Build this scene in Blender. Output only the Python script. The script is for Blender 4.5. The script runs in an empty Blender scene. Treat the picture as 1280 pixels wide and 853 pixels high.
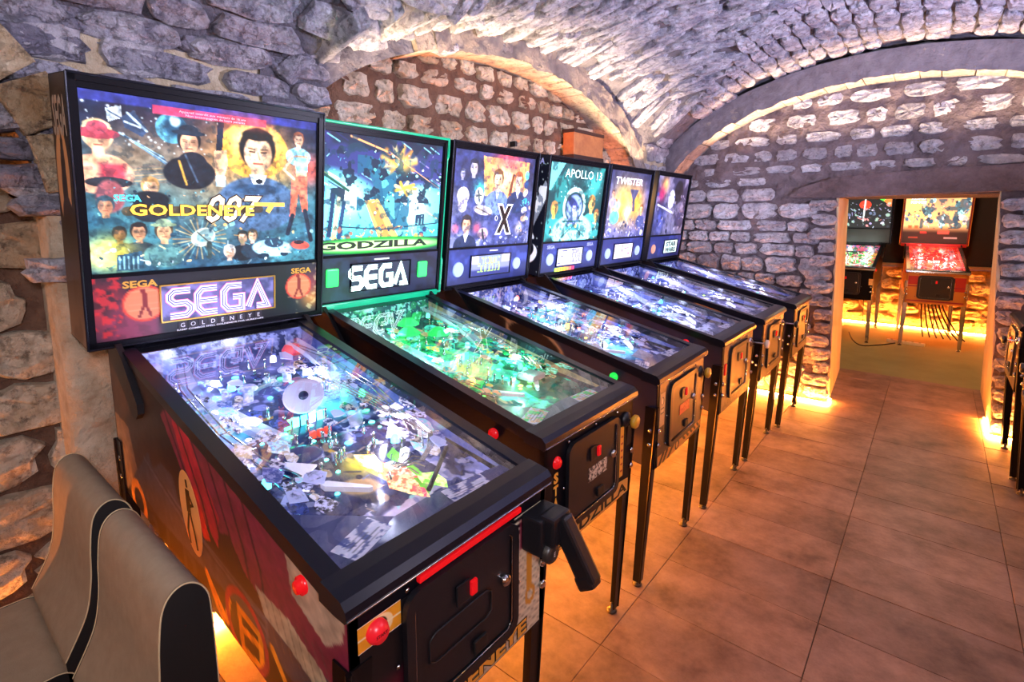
import bpy, bmesh, math, random
import numpy as np
from mathutils import Vector, Matrix, Quaternion
random.seed(7); RNG = np.random.RandomState(7)
scene = bpy.context.scene
COL = scene.collection
R = math.radians

# ------------------------------------------------------------------ camera
cam_d = bpy.data.cameras.new('camera'); cam = bpy.data.objects.new('camera', cam_d); COL.objects.link(cam)
scene.camera = cam
cam_d.sensor_width = 36; cam_d.sensor_fit = 'HORIZONTAL'; cam_d.lens = 36 * 652.565 / 1280
cam_d.shift_x = 1.74 / 1280; cam_d.shift_y = -63.42 / 1280
cam_d.clip_start = 0.02; cam_d.clip_end = 60
yaw, pit, rol = R(129.0715), R(-8.2317), R(0.16481)
fw = Vector((math.cos(pit) * math.cos(yaw), math.cos(pit) * math.sin(yaw), math.sin(pit)))
rt = fw.cross(Vector((0, 0, 1))).normalized(); up = rt.cross(fw)
r2 = rt * math.cos(rol) + up * math.sin(rol); u2 = -rt * math.sin(rol) + up * math.cos(rol)
m = Matrix((r2, u2, -fw)).transposed().to_4x4(); m.translation = Vector((0.6977, -0.7150, 1.5611))
cam.matrix_world = m

# ------------------------------------------------------------------ world, lamps, exposure
scene.view_settings.view_transform = 'Standard'; scene.view_settings.look = 'None'
scene.view_settings.gamma = 1; scene.view_settings.use_curve_mapping = False
scene.view_settings.exposure = 0.6
w = bpy.data.worlds.new('world'); scene.world = w; w.use_nodes = True
w.node_tree.nodes['Background'].inputs[0].default_value = (0.30, 0.28, 0.40, 1)
w.node_tree.nodes['Background'].inputs[1].default_value = 0.18

def lamp(name, kind, loc, power, color, size=0.1, aim=None, spot=None, blend=0.5, size_y=None):
    d = bpy.data.lights.new(name, kind); d.energy = power; d.color = color
    if kind == 'AREA':
        d.size = size
        if size_y: d.shape = 'RECTANGLE'; d.size_y = size_y
    else: d.shadow_soft_size = size
    if spot: d.spot_size = R(spot); d.spot_blend = blend
    o = bpy.data.objects.new(name, d); COL.objects.link(o); o.location = loc
    if aim is not None:
        o.rotation_euler = (Vector(aim) - Vector(loc)).to_track_quat('-Z', 'Y').to_euler()
    return o
LAV = (0.74, 0.72, 1.0); WARM = (1.0, 0.50, 0.13); CREAM = (1.0, 0.70, 0.40)
lamp('uplighter', 'SPOT', (1.7, 1.9, 1.75), 330, LAV, 0.08, aim=(0.5, 2.0, 3.0), spot=155, blend=0.6)
lamp('uplighter', 'SPOT', (1.3, -0.9, 1.9), 80, (0.88, 0.86, 1.0), 0.1, aim=(-0.4, 0.1, 2.6), spot=150, blend=0.7)
lamp('ceiling_lamp', 'POINT', (1.5, 1.0, 2.3), 9, (1.0, 0.86, 0.80), 0.15)
def upstrip(name, loc, power, length, tilt, along_y, spread=95):
    o = lamp(name, 'AREA', loc, power, CREAM, length, size_y=0.03); o.data.spread = R(spread)
    d = Vector((math.sin(R(tilt)), 0, math.cos(R(tilt)))) if along_y else Vector((0, -math.sin(R(tilt)), math.cos(R(tilt))))
    z = -d; x = Vector((0, 1, 0)) if along_y else Vector((1, 0, 0)); y = z.cross(x)
    o.matrix_world = Matrix.Translation(Vector(loc)) @ Matrix((x, y, z)).transposed().to_4x4(); return o
lamp('near_fill', 'POINT', (0.2, -1.9, 2.0), 17, (1.0, 0.90, 0.80), 0.2)  # unseen fill light, added to brighten the sides facing the camera
for _y in (0.36, 1.1, 1.86, 2.6, 3.3):
    _o = lamp('floor_fill', 'AREA', (-0.75, _y, 0.60), 5.2, (1.0, 0.34, 0.04), 0.5, aim=(-0.45, _y, 0), size_y=0.03); _o.data.spread = R(150)  # unseen strips added at cabinet height to turn the floor orange
upstrip('arch_strip', (-1.235, 2.1, 1.945), 20, 3.0, 2, True, 72)
upstrip('arch_strip', (0.4, 4.16, 1.97), 22, 2.6, 6, False, 80)
lamp('back_room_lamp', 'POINT', (0.75, 6.5, 2.1), 26, (1.0, 0.85, 0.55), 0.1)

# ------------------------------------------------------------------ helpers
def lin(c):
    c = np.asarray(c, float)
    return np.where(c <= 0.04045, c / 12.92, ((c + 0.055) / 1.055) ** 2.4)
def hx(h):
    h = h.lstrip('#'); return np.array([int(h[i:i + 2], 16) / 255 for i in (0, 2, 4)])
def C4(h): return tuple(float(v) for v in lin(hx(h))) + (1.0,)

MATS = {}
def mat(name, color='#808080', rough=0.5, metal=0.0, emit=0.0, ecol=None, noise=None, bump=None, coat=0.0, attr=False, alpha=None):
    """noise=(scale, colour2, contrast); bump=(scale, strength, dist)"""
    if name in MATS: return MATS[name]
    mt = bpy.data.materials.new(name); mt.use_nodes = True; nt = mt.node_tree; b = nt.nodes['Principled BSDF']
    L = nt.links.new
    b.inputs['Base Color'].default_value = C4(color); b.inputs['Roughness'].default_value = rough
    b.inputs['Metallic'].default_value = metal
    if coat: b.inputs['Coat Weight'].default_value = coat; b.inputs['Coat Roughness'].default_value = 0.08
    src = None
    if attr:
        a = nt.nodes.new('ShaderNodeAttribute'); a.attribute_name = 'Col'; src = a.outputs['Color']
    if noise:
        g = nt.nodes.new('ShaderNodeNewGeometry')
        n = nt.nodes.new('ShaderNodeTexNoise'); n.inputs['Scale'].default_value = noise[0]; n.inputs['Detail'].default_value = 6
        n.inputs['Roughness'].default_value = 0.65
        L(g.outputs['Position'], n.inputs['Vector'])
        r = nt.nodes.new('ShaderNodeValToRGB'); k = noise[2]
        r.color_ramp.elements[0].position = 0.5 - k; r.color_ramp.elements[1].position = 0.5 + k
        r.color_ramp.elements[0].color = C4(color); r.color_ramp.elements[1].color = C4(noise[1])
        L(n.outputs['Fac'], r.inputs['Fac']); src = r.outputs['Color']
    if src is not None: L(src, b.inputs['Base Color'])
    if bump:
        g2 = nt.nodes.new('ShaderNodeNewGeometry')
        n2 = nt.nodes.new('ShaderNodeTexNoise'); n2.inputs['Scale'].default_value = bump[0]; n2.inputs['Detail'].default_value = 8
        n2.inputs['Roughness'].default_value = 0.62
        L(g2.outputs['Position'], n2.inputs['Vector'])
        bp = nt.nodes.new('ShaderNodeBump'); bp.inputs['Strength'].default_value = bump[1]; bp.inputs['Distance'].default_value = bump[2]
        L(n2.outputs['Fac'], bp.inputs['Height']); L(bp.outputs['Normal'], b.inputs['Normal'])
    if emit:
        if src is not None: L(src, b.inputs['Emission Color'])
        else: b.inputs['Emission Color'].default_value = C4(ecol or color)
        b.inputs['Emission Strength'].default_value = emit
    MATS[name] = mt
    return mt

def stone_mat(name, c1, c2, c3, bumps=1.0, rough=0.85):
    """rock face: colour per stone, patches of stain, dark specks for dirt and crevice shade, cracked relief"""
    mt = bpy.data.materials.new(name); mt.use_nodes = True; nt = mt.node_tree; b = nt.nodes['Principled BSDF']; L = nt.links.new
    g = nt.nodes.new('ShaderNodeNewGeometry'); oi = nt.nodes.new('ShaderNodeObjectInfo')
    n = nt.nodes.new('ShaderNodeTexNoise'); n.inputs['Scale'].default_value = 9; n.inputs['Detail'].default_value = 8; n.inputs['Roughness'].default_value = 0.7
    L(g.outputs['Position'], n.inputs['Vector'])
    r = nt.nodes.new('ShaderNodeValToRGB'); e = r.color_ramp.elements
    e[0].position = 0.36; e[0].color = C4(c1); e[1].position = 0.62; e[1].color = C4(c2)
    L(n.outputs['Fac'], r.inputs['Fac'])
    mx = nt.nodes.new('ShaderNodeMix'); mx.data_type = 'RGBA'
    mm = nt.nodes.new('ShaderNodeMath'); mm.operation = 'MULTIPLY'; mm.inputs[1].default_value = 0.75
    pw = nt.nodes.new('ShaderNodeMath'); pw.operation = 'POWER'; pw.inputs[1].default_value = 2.0
    L(oi.outputs['Random'], pw.inputs[0]); L(pw.outputs[0], mm.inputs[0]); L(mm.outputs[0], mx.inputs[0])
    L(r.outputs['Color'], mx.inputs[6]); mx.inputs[7].default_value = C4(c3)
    n3_ = nt.nodes.new('ShaderNodeTexNoise'); n3_.inputs['Scale'].default_value = 26; n3_.inputs['Detail'].default_value = 7; n3_.inputs['Roughness'].default_value = 0.75; L(g.outputs['Position'], n3_.inputs['Vector'])
    r3 = nt.nodes.new('ShaderNodeValToRGB'); r3.color_ramp.elements[0].position = .38; r3.color_ramp.elements[0].color = (.30, .27, .27, 1); r3.color_ramp.elements[1].position = .48; r3.color_ramp.elements[1].color = (1, 1, 1, 1)  # dark specks in the colour: dirt in pits and painted crevice shade
    L(n3_.outputs['Fac'], r3.inputs['Fac']); m3 = nt.nodes.new('ShaderNodeMix'); m3.data_type = 'RGBA'; m3.blend_type = 'MULTIPLY'; m3.inputs[0].default_value = .75; L(mx.outputs[2], m3.inputs[6]); L(r3.outputs['Color'], m3.inputs[7])
    L(m3.outputs[2], b.inputs['Base Color']); b.inputs['Roughness'].default_value = rough
    n2 = nt.nodes.new('ShaderNodeTexNoise'); n2.inputs['Scale'].default_value = 22; n2.inputs['Detail'].default_value = 9; n2.inputs['Roughness'].default_value = 0.68
    v = nt.nodes.new('ShaderNodeTexVoronoi'); v.feature = 'DISTANCE_TO_EDGE'; v.inputs['Scale'].default_value = 14
    wv = nt.nodes.new('ShaderNodeVectorMath'); wv.operation = 'MULTIPLY_ADD'; wv.inputs[1].default_value = (0.12, 0.12, 0.12)
    L(n2.outputs['Color'], wv.inputs[0]); L(g.outputs['Position'], wv.inputs[2]); L(wv.outputs[0], v.inputs['Vector'])
    L(g.outputs['Position'], n2.inputs['Vector'])
    cl = nt.nodes.new('ShaderNodeMath'); cl.operation = 'MINIMUM'; cl.inputs[1].default_value = 0.06; L(v.outputs['Distance'], cl.inputs[0])
    ad = nt.nodes.new('ShaderNodeMath'); ad.operation = 'MULTIPLY_ADD'; ad.inputs[1].default_value = 1.6
    L(cl.outputs[0], ad.inputs[0]); L(n2.outputs['Fac'], ad.inputs[2])
    bp = nt.nodes.new('ShaderNodeBump'); bp.inputs['Strength'].default_value = 1.0 * bumps; bp.inputs['Distance'].default_value = 0.055
    L(ad.outputs[0], bp.inputs['Height']); L(bp.outputs['Normal'], b.inputs['Normal'])
    MATS[name] = mt; return mt

def glass_mat():
    mt = bpy.data.materials.new('cover_glass'); mt.use_nodes = True; nt = mt.node_tree; nt.nodes.clear(); L = nt.links.new
    o = nt.nodes.new('ShaderNodeOutputMaterial'); t = nt.nodes.new('ShaderNodeBsdfTransparent'); g = nt.nodes.new('ShaderNodeBsdfGlossy')
    g.inputs['Roughness'].default_value = 0.0; mx = nt.nodes.new('ShaderNodeMixShader'); f = nt.nodes.new('ShaderNodeFresnel'); f.inputs['IOR'].default_value = 2.15
    gm = nt.nodes.new('ShaderNodeNewGeometry'); mu = nt.nodes.new('ShaderNodeMath'); mu.operation = 'SUBTRACT'; mu.use_clamp = True; L(f.outputs[0], mu.inputs[0]); L(gm.outputs['Backfacing'], mu.inputs[1]); L(mu.outputs[0], mx.inputs[0]); L(t.outputs[0], mx.inputs[1]); L(g.outputs[0], mx.inputs[2]); L(mx.outputs[0], o.inputs[0])
    MATS['glass'] = mt; return mt
GLASS = glass_mat()

def link(name, mesh, material, parent=None, loc=None):
    o = bpy.data.objects.new(name, mesh); COL.objects.link(o)
    if material is not None and not mesh.materials: mesh.materials.append(material)
    if parent is not None: o.parent = parent
    if loc is not None: o.location = loc
    return o
def tag(o, label=None, cat=None, group=None, kind=None):
    if label: o['label'] = label
    if cat: o['category'] = cat
    if group: o['group'] = group
    if kind: o['kind'] = kind
    return o
def empty(name, loc, rz=0.0):
    o = bpy.data.objects.new(name, None); COL.objects.link(o); o.location = loc; o.rotation_euler = (0, 0, rz); o.empty_display_size = 0.1
    return o

class MB:
    def __init__(s): s.v = []; s.f = []; s.sm = []
    def add(s, vs, fs, smooth=False):
        n = len(s.v); s.v += [tuple(v) for v in vs]; s.f += [tuple(i + n for i in f) for f in fs]; s.sm += [smooth] * len(fs); return s
    def box(s, x0, x1, y0, y1, z0, z1, bev=0.0, M=None):
        if bev:
            bm = bmesh.new(); bmesh.ops.create_cube(bm, size=1)
            for v in bm.verts: v.co = Vector((x0 + (v.co.x + .5) * (x1 - x0), y0 + (v.co.y + .5) * (y1 - y0), z0 + (v.co.z + .5) * (z1 - z0)))
            bmesh.ops.bevel(bm, geom=bm.edges[:], offset=bev, segments=2, affect='EDGES', profile=0.6)
            vs = [v.co.copy() for v in bm.verts]; fs = [[v.index for v in f.verts] for f in bm.faces]; bm.free()
        else:
            vs = [Vector((x, y, z)) for x in (x0, x1) for y in (y0, y1) for z in (z0, z1)]
            fs = [(0, 1, 3, 2), (4, 6, 7, 5), (0, 4, 5, 1), (2, 3, 7, 6), (0, 2, 6, 4), (1, 5, 7, 3)]
        if M is not None: vs = [M @ v for v in vs]
        return s.add(vs, fs)
    def prism(s, pts, axis, a, b, smooth=False, caps=True):
        """2D polygon extruded along axis: 'y' -> pts (x,z); 'x' -> pts (y,z); 'z' -> pts (x,y)"""
        def P(p, t): return {'y': (p[0], t, p[1]), 'x': (t, p[0], p[1]), 'z': (p[0], p[1], t)}[axis]
        n = len(pts); vs = [P(p, a) for p in pts] + [P(p, b) for p in pts]
        s.add(vs, [(i, (i + 1) % n, n + (i + 1) % n, n + i) for i in range(n)], smooth)
        if caps: s.add([P(p, a) for p in pts], [tuple(range(n - 1, -1, -1))]); s.add([P(p, b) for p in pts], [tuple(range(n))])
        return s
    def tube(s, path, r, n=8, caps=True):
        path = [Vector(p) for p in path]; rs = r if isinstance(r, (list, tuple)) else [r] * len(path)
        vs = []; prev = None
        for i, p in enumerate(path):
            d = (path[min(i + 1, len(path) - 1)] - path[max(i - 1, 0)]).normalized()
            if prev is None: a = d.orthogonal().normalized()
            else:
                a = prev - d * prev.dot(d); a = a.normalized() if a.length > 1e-6 else d.orthogonal().normalized()
            prev = a; b = d.cross(a)
            for k in range(n):
                t = 2 * math.pi * k / n; vs.append(p + (a * math.cos(t) + b * math.sin(t)) * rs[i])
        fs = [(i * n + k, i * n + (k + 1) % n, (i + 1) * n + (k + 1) % n, (i + 1) * n + k) for i in range(len(path) - 1) for k in range(n)]
        s.add(vs, fs, True)
        if caps: s.add(vs[:n], [tuple(range(n - 1, -1, -1))]); s.add(vs[-n:], [tuple(range(n))])
        return s
    def lathe(s, prof, c=(0, 0, 0), axis='z', n=20, smooth=True):
        """prof: list of (radius, height)"""
        vs = []
        for (r, h) in prof:
            for k in range(n):
                t = 2 * math.pi * k / n; a, b = r * math.cos(t), r * math.sin(t)
                v = {'z': (a, b, h), 'x': (h, a, b), 'y': (a, h, b)}[axis]
                vs.append((v[0] + c[0], v[1] + c[1], v[2] + c[2]))
        fs = [(i * n + k, i * n + (k + 1) % n, (i + 1) * n + (k + 1) % n, (i + 1) * n + k) for i in range(len(prof) - 1) for k in range(n)]
        s.add(vs, fs, smooth)
        if prof[-1][0] > 1e-5: s.add(vs[-n:], [tuple(range(n))])
        if prof[0][0] > 1e-5: s.add(vs[:n], [tuple(range(n))])
        return s
    def mesh(s, name):
        me = bpy.data.meshes.new(name); me.from_pydata([tuple(v) for v in s.v], [], s.f)
        me.polygons.foreach_set('use_smooth', s.sm); me.update()
        bm = bmesh.new(); bm.from_mesh(me); bmesh.ops.recalc_face_normals(bm, faces=bm.faces); bm.to_mesh(me); bm.free()
        return me
    def build(s, name, material, parent=None, loc=None): return link(name, s.mesh(name), material, parent, loc)

def vnoise(h, w_, cells, rng, octaves=3):
    out = np.zeros((h, w_)); amp = 1; tot = 0
    for o in range(octaves):
        ch = max(2, int(cells * 2 ** o)); cw = max(2, int(cells * 2 ** o * w_ / h))
        g = rng.rand(ch + 1, cw + 1); y = np.linspace(0, ch - 1e-6, h); x = np.linspace(0, cw - 1e-6, w_)
        yi = y.astype(int); xi = x.astype(int); fy = (y - yi)[:, None]; fx = (x - xi)[None, :]
        fy = fy * fy * (3 - 2 * fy); fx = fx * fx * (3 - 2 * fx)
        a = g[yi][:, xi]; b = g[yi][:, xi + 1]; c = g[yi + 1][:, xi]; d = g[yi + 1][:, xi + 1]
        out += amp * ((a * (1 - fx) + b * fx) * (1 - fy) + (c * (1 - fx) + d * fx) * fy); tot += amp; amp *= 0.5
    return out / tot

class Canvas:
    """small painter for flat print: coordinates u (right) and v (down), 0..1, aspect = width/height"""
    def __init__(s, W, H, bg='#000000', seed=1):
        s.W, s.H = W, H; s.a = W / H; s.rng = np.random.RandomState(seed)
        s.px = np.ones((H, W, 3)) * hx(bg)
        s.V, s.U = np.meshgrid((np.arange(H) + .5) / H, (np.arange(W) + .5) / W, indexing='ij')
    def mix(s, al, c):
        c = hx(c) if isinstance(c, str) else np.asarray(c); al = np.clip(al, 0, 1)[..., None]
        s.px = s.px * (1 - al) + c * al; return s
    def rect(s, u0, v0, u1, v1, c, soft=0.004, al=1):
        d = np.minimum(np.minimum(s.U - u0, u1 - s.U), np.minimum(s.V - v0, v1 - s.V)); return s.mix(al * np.clip(d / soft + .5, 0, 1), c)
    def grad(s, v0, v1, c, inv=False, al=1):
        t = np.clip((s.V - v0) / (v1 - v0), 0, 1); return s.mix(al * (1 - t if inv else t), c)
    def ell(s, u, v, ru, rv, c, rot=0, soft=0.06, al=1):
        x = (s.U - u) * s.a; y = s.V - v; ca, sa = math.cos(rot), math.sin(rot)
        d = np.sqrt(((x * ca + y * sa) / (ru * s.a)) ** 2 + ((-x * sa + y * ca) / rv) ** 2)
        return s.mix(al * np.clip((1 - d) / soft + .5, 0, 1), c)
    def glow(s, u, v, r, c, al=1):
        d2 = (((s.U - u) * s.a) ** 2 + (s.V - v) ** 2) / (r * r); return s.mix(al * np.exp(-d2), c)
    def ring(s, u, v, r, wd, c, al=1, rv=None):
        rv = rv or r; d = np.sqrt(((s.U - u) * s.a / r) ** 2 + ((s.V - v) / rv) ** 2)
        return s.mix(al * np.clip(1 - (np.abs(d - 1) * r - wd / 2) / 0.006, 0, 1), c)
    def line(s, pts, wd, c, al=1, soft=0.005):
        d = np.full((s.H, s.W), 9.0)
        for (a, b) in zip(pts[:-1], pts[1:]):
            ax, ay, bx, by = a[0] * s.a, a[1], b[0] * s.a, b[1]; dx, dy = bx - ax, by - ay
            t = np.clip(((s.U * s.a - ax) * dx + (s.V - ay) * dy) / (dx * dx + dy * dy + 1e-9), 0, 1)
            d = np.minimum(d, np.hypot(s.U * s.a - ax - t * dx, s.V - ay - t * dy))
        return s.mix(al * np.clip((wd / 2 - d) / soft + .5, 0, 1), c)
    def poly(s, pts, c, al=1):
        ins = np.zeros((s.H, s.W), bool); n = len(pts)
        for i in range(n):
            (x1, y1), (x2, y2) = pts[i], pts[(i + 1) % n]
            cond = (y1 > s.V) != (y2 > s.V)
            with np.errstate(divide='ignore', invalid='ignore'): xi = (x2 - x1) * (s.V - y1) / (y2 - y1 + 1e-12) + x1
            ins ^= cond & (s.U < xi)
        return s.mix(al * ins.astype(float), c)
    def mottle(s, cells, c, lo=.5, hi=.6, al=1, mask=None):
        n = vnoise(s.H, s.W, cells, s.rng); t = np.clip((n - lo) / (hi - lo), 0, 1) * al
        if mask is not None: t = t * mask
        return s.mix(t, c)
    def shade(s, cells, k=.25):
        n = vnoise(s.H, s.W, cells, s.rng, 4); s.px = np.clip(s.px * (1 + k * 2 * (n[..., None] - .5) * 2), 0, 1); return s
    def stars(s, n, u0, v0, u1, v1, c='#dff6ff'):
        for _ in range(n):
            s.glow(s.rng.uniform(u0, u1), s.rng.uniform(v0, v1), s.rng.uniform(.003, .007), c)
        return s
    def box_noise(s, n, u0, v0, u1, v1, cols, smin=.01, smax=.05):
        for _ in range(n):
            u, v = s.rng.uniform(u0, u1), s.rng.uniform(v0, v1); c = cols[s.rng.randint(len(cols))]; k = s.rng.rand(); a = s.rng.uniform(0, 3.1); z = s.rng.uniform(smin, smax)
            if k < .4: s.ell(u, v, z / s.a, z * s.rng.uniform(.3, 1), c, a, .15, .9)
            elif k < .7: s.line([(u, v), (u + math.cos(a) * z * 2 / s.a, v + math.sin(a) * z * 2)], z * .35, c, .9)
            else:
                p = [(u + s.rng.uniform(-z, z) / s.a, v + s.rng.uniform(-z, z)) for _ in range(4)]; s.poly(p, c, .9)
        return s
    def figure(s, u, v, z, skin='#e8b98a', hair='#2a1c16', coat='#1d2433', collar=None, hat=None, bg=None):
        """an anonymous bust, z = head height"""
        a = s.a; W_ = z / a
        s.ell(u, v + z * 1.35, W_ * .98, z * .72, coat, 0, .08); s.rect(u - W_ * .17, v + z * .3, u + W_ * .17, v + z * .72, skin)
        if collar: s.poly([(u - W_ * .22, v + z * .58), (u + W_ * .22, v + z * .58), (u, v + z * 1.15)], collar)
        s.ell(u, v - z * .08, W_ * .44, z * .54, hair, 0, .12); s.ell(u, v + z * .05, W_ * .33, z * .47, skin, 0, .12)
        s.ell(u + W_ * .2, v + z * .1, W_ * .14, z * .36, tuple(hx(skin) * .72), 0, .5, .8)
        s.ell(u, v - z * .42, W_ * .37, z * .14, hair, 0, .2)
        for k in (-1, 1): s.line([(u + k * W_ * .2, v - z * .0), (u + k * W_ * .08, v + z * .01)], z * .04, '#20120c', .8); s.line([(u + k * W_ * .23, v - z * .08), (u + k * W_ * .07, v - z * .06)], z * .028, hair, .7)
        s.line([(u, v + z * .02), (u + W_ * .04, v + z * .18)], z * .045, tuple(hx(skin) * .6), .8)
        s.line([(u - W_ * .1, v + z * .3), (u + W_ * .1, v + z * .3)], z * .045, '#7a2a22', .85)
        if hat: s.ell(u, v - z * .38, W_ * .62, z * .12, hat, 0, .1); s.ell(u, v - z * .52, W_ * .36, z * .2, hat, 0, .1)
        return s

def sheet(name, parent, canvas, origin, U, V, material, bulge=None):
    """flat print: grid of the canvas' pixels; origin = top left, U = full right vector, V = full down vector"""
    H, W = canvas.H, canvas.W
    o = np.array(origin, float); U = np.array(U, float); V = np.array(V, float)
    gu = np.linspace(0, 1, W); gv = np.linspace(0, 1, H)
    P = o + gv[:, None, None] * V + gu[None, :, None] * U
    if bulge is not None: P = bulge(P)
    me = bpy.data.meshes.new(name); nv = W * H
    me.vertices.add(nv); me.vertices.foreach_set('co', P.reshape(-1))
    idx = np.arange(nv).reshape(H, W); q = np.stack([idx[:-1, :-1], idx[1:, :-1], idx[1:, 1:], idx[:-1, 1:]], -1).reshape(-1)
    nf = (W - 1) * (H - 1); me.loops.add(nf * 4); me.loops.foreach_set('vertex_index', q.astype(np.int32))
    me.polygons.add(nf); me.polygons.foreach_set('loop_start', np.arange(0, nf * 4, 4, dtype=np.int32))
    me.update(calc_edges=True)
    ca = me.color_attributes.new('Col', 'FLOAT_COLOR', 'POINT')
    c = np.ones((nv, 4), np.float32); c[:, :3] = lin(np.clip(canvas.px, 0, 1)).reshape(-1, 3); ca.data.foreach_set('color', c.reshape(-1))
    return link(name, me, material, parent)

def lettering(name, parent, s, origin, U, V, height, material, width=None, shear=0.0, bold=0.0, depth=0.0, space=1.0, center=True, halo=None, halo_w=0.02):
    """text mesh in the plane of U (reading direction) and V (up), origin = centre (or left) of baseline"""
    U = Vector(U).normalized(); V = Vector(V).normalized(); N = U.cross(V)
    out = []
    for (nm, mt, off, dz) in ([(name + '_outline', halo, bold + halo_w, -0.0006)] if halo else []) + [(name, material, bold, 0.0)]:
        cu = bpy.data.curves.new('txt', 'FONT'); cu.body = s; cu.size = 1; cu.shear = shear; cu.offset = off; cu.space_character = space; cu.extrude = depth; cu.resolution_u = 2
        if center: cu.align_x = 'CENTER'
        ob = bpy.data.objects.new('txt', cu); COL.objects.link(ob)
        bpy.context.view_layer.update()
        me = bpy.data.meshes.new_from_object(ob); COL.objects.unlink(ob); bpy.data.objects.remove(ob)
        n = len(me.vertices); co = np.zeros(n * 3); me.vertices.foreach_get('co', co); co = co.reshape(-1, 3)
        if n == 0: continue
        k = height / 0.72; kx = k
        if width:
            if not out: fitw = co[:, 0].max() - co[:, 0].min()
            kx = width / fitw
        elif not out: fitw = 1
        x = co[:, 0] * kx; y = co[:, 1] * k; z = co[:, 2] * k + dz
        P = np.array(origin)[None] + x[:, None] * np.array(U) + y[:, None] * np.array(V) + z[:, None] * np.array(N)
        me.vertices.foreach_set('co', P.reshape(-1)); me.name = nm; me.materials.clear(); me.update()
        out.append(link(nm, me, mt, parent))
    return out

def ribbon(mb, pts, wd, P, closed=False):
    """flat mitred stroke; P maps (x, y) to 3D"""
    n = len(pts); L_ = []; R_ = []
    for i in range(n):
        p = Vector(pts[i]); d0 = (p - Vector(pts[i - 1])).normalized() if i > 0 else None; d1 = (Vector(pts[i + 1]) - p).normalized() if i < n - 1 else None
        d0 = d0 or d1; d1 = d1 or d0; t = (d0 + d1).normalized(); nn = Vector((-t.y, t.x)); k = 1 / max(.5, nn.dot(Vector((-d0.y, d0.x))))
        L_.append(P(*(p + nn * wd / 2 * k))); R_.append(P(*(p - nn * wd / 2 * k)))
    mb.add(L_ + R_, [(i, i + 1, n + i + 1, n + i) for i in range(n - 1)])

NEON = {'S': [[(1, 1), (.22, 1), (0, .84), (0, .66), (.22, .5), (.78, .5), (1, .34), (1, .16), (.78, 0), (0, 0)]],
        'E': [[(1, 1), (.25, 1), (0, .78), (0, .22), (.25, 0), (1, 0)], [(.1, .5), (1, .5)]],
        'G': [[(1, 1), (.25, 1), (0, .78), (0, .22), (.25, 0), (1, 0), (1, .52), (.5, .52)]],
        'A': [[(0, 0), (.56, 1), (1.12, 0), (.5, 0)]]}
def neon_word(parent, name, word, origin, U, V, h, wd, mats, strokes):
    """double stroked display letters; strokes = [(width, lift)] one mesh each"""
    U = Vector(U).normalized(); V = Vector(V).normalized(); N = U.cross(V); o = Vector(origin); n = len(word); cell = wd / n; lw = cell * .74
    res = []
    for (sw, lift), mt in zip(strokes, mats):
        mb = MB()
        for i, ch in enumerate(word):
            ox = -wd / 2 + cell * i + cell * .10
            P = lambda x, y, ox=ox: o + U * (ox + x) + V * y + N * lift
            for path in NEON[ch]:
                pts = [(x * lw, y * h) for x, y in path]
                ribbon(mb, pts, sw * h, P)
        res.append(mb.build(name, mt, parent)); name = name.split('_stroke')[0] + '_stroke'
    return res

# ------------------------------------------------------------------ materials
MORTAR = mat('vault_mortar', '#47444f', 0.95, noise=(7, '#7d7a88', .25), bump=(16, 1, .07))
MORTAR_TAN = mat('tan_mortar', '#8f7355', 0.95, noise=(6, '#b29a7c', .2), bump=(16, .8, .04))
MORTAR_BROWN = mat('brown_mortar', '#5c3e30', 0.95, noise=(9, '#8a6650', .2), bump=(18, 1, .06))
MORTAR_GREY = mat('grey_mortar', '#564a50', 0.95, noise=(9, '#85767c', .2), bump=(18, 1, .06))
PLASTER = mat('rough_plaster', '#9a8468', 0.9, noise=(8, '#cdbfa8', .2), bump=(14, .9, .05))
S_VAULT = stone_mat('vault_stone', '#8f8da6', '#dbd9e6', '#827e94', 1.15)
S_CREAM = stone_mat('cream_stone', '#cdb798', '#f2e6d2', '#b2926c', .9)
S_PALE = stone_mat('pale_stone', '#aaa5b4', '#eceaf4', '#8f8792', 1.0)
ARCHG = stone_mat('arch_face_stone', '#8a7c78', '#c4b4a4', '#857a7c', .8)
S_WARM = stone_mat('warm_stone', '#b8946a', '#ecd9b8', '#9a7048', 1.0)
TILE_M = mat('floor_tile', '#7d6458', 0.55, noise=(3.2, '#a98d7c', .28), bump=(40, .25, .004))
GROUT = mat('grout', '#3f332d', 0.9)
LED = mat('led_tape', '#ffb060', 0.5, emit=650, ecol='#ff9238')
OAK = mat('old_beam', '#443a40', 0.85, noise=(7, '#7a6c74', .25), bump=(22, 1, .05))

# ------------------------------------------------------------------ shape of the vaults
XC, AX, ZS = 0.35, 1.858, 1.6
XT = [-1.4, -1.2, -1.0, -.6, .35]
def zmain(x): return ZS + 1.18 * np.sqrt(np.maximum(0, 1 - ((x - XC) / AX) ** 2))
def zcross(x, y, c_off=0.0):
    xx = XC - np.abs(x - XC)
    b = np.interp(xx, XT, [.97, 1.0, 1.04, 1.12, 1.18]); c = np.interp(xx, XT, [1.95, 2.15, 2.37, 2.37, 2.37]) + c_off; a = np.interp(xx, XT, [1.78, 2.1, 2.44, 2.44, 2.44])
    return ZS + b * np.sqrt(np.maximum(0, 1 - ((y - c) / a) ** 2))
def znear(x, y):
    xx = XC - np.abs(x - XC)
    b = np.interp(xx, XT, [.97, 1.0, 1.04, 1.12, 1.18]); c = np.interp(xx, XT, [-2.15, -2.35, -2.57, -2.57, -2.57]); a = np.interp(xx, XT, [1.78, 2.1, 2.35, 2.35, 2.35])
    return ZS + b * np.sqrt(np.maximum(0, 1 - ((y - c) / a) ** 2))
def zceil(x, y): return np.maximum(np.maximum(zmain(x), zcross(x, y)), znear(x, y))
_ng = RNG.rand(24, 24, 24)
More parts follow.
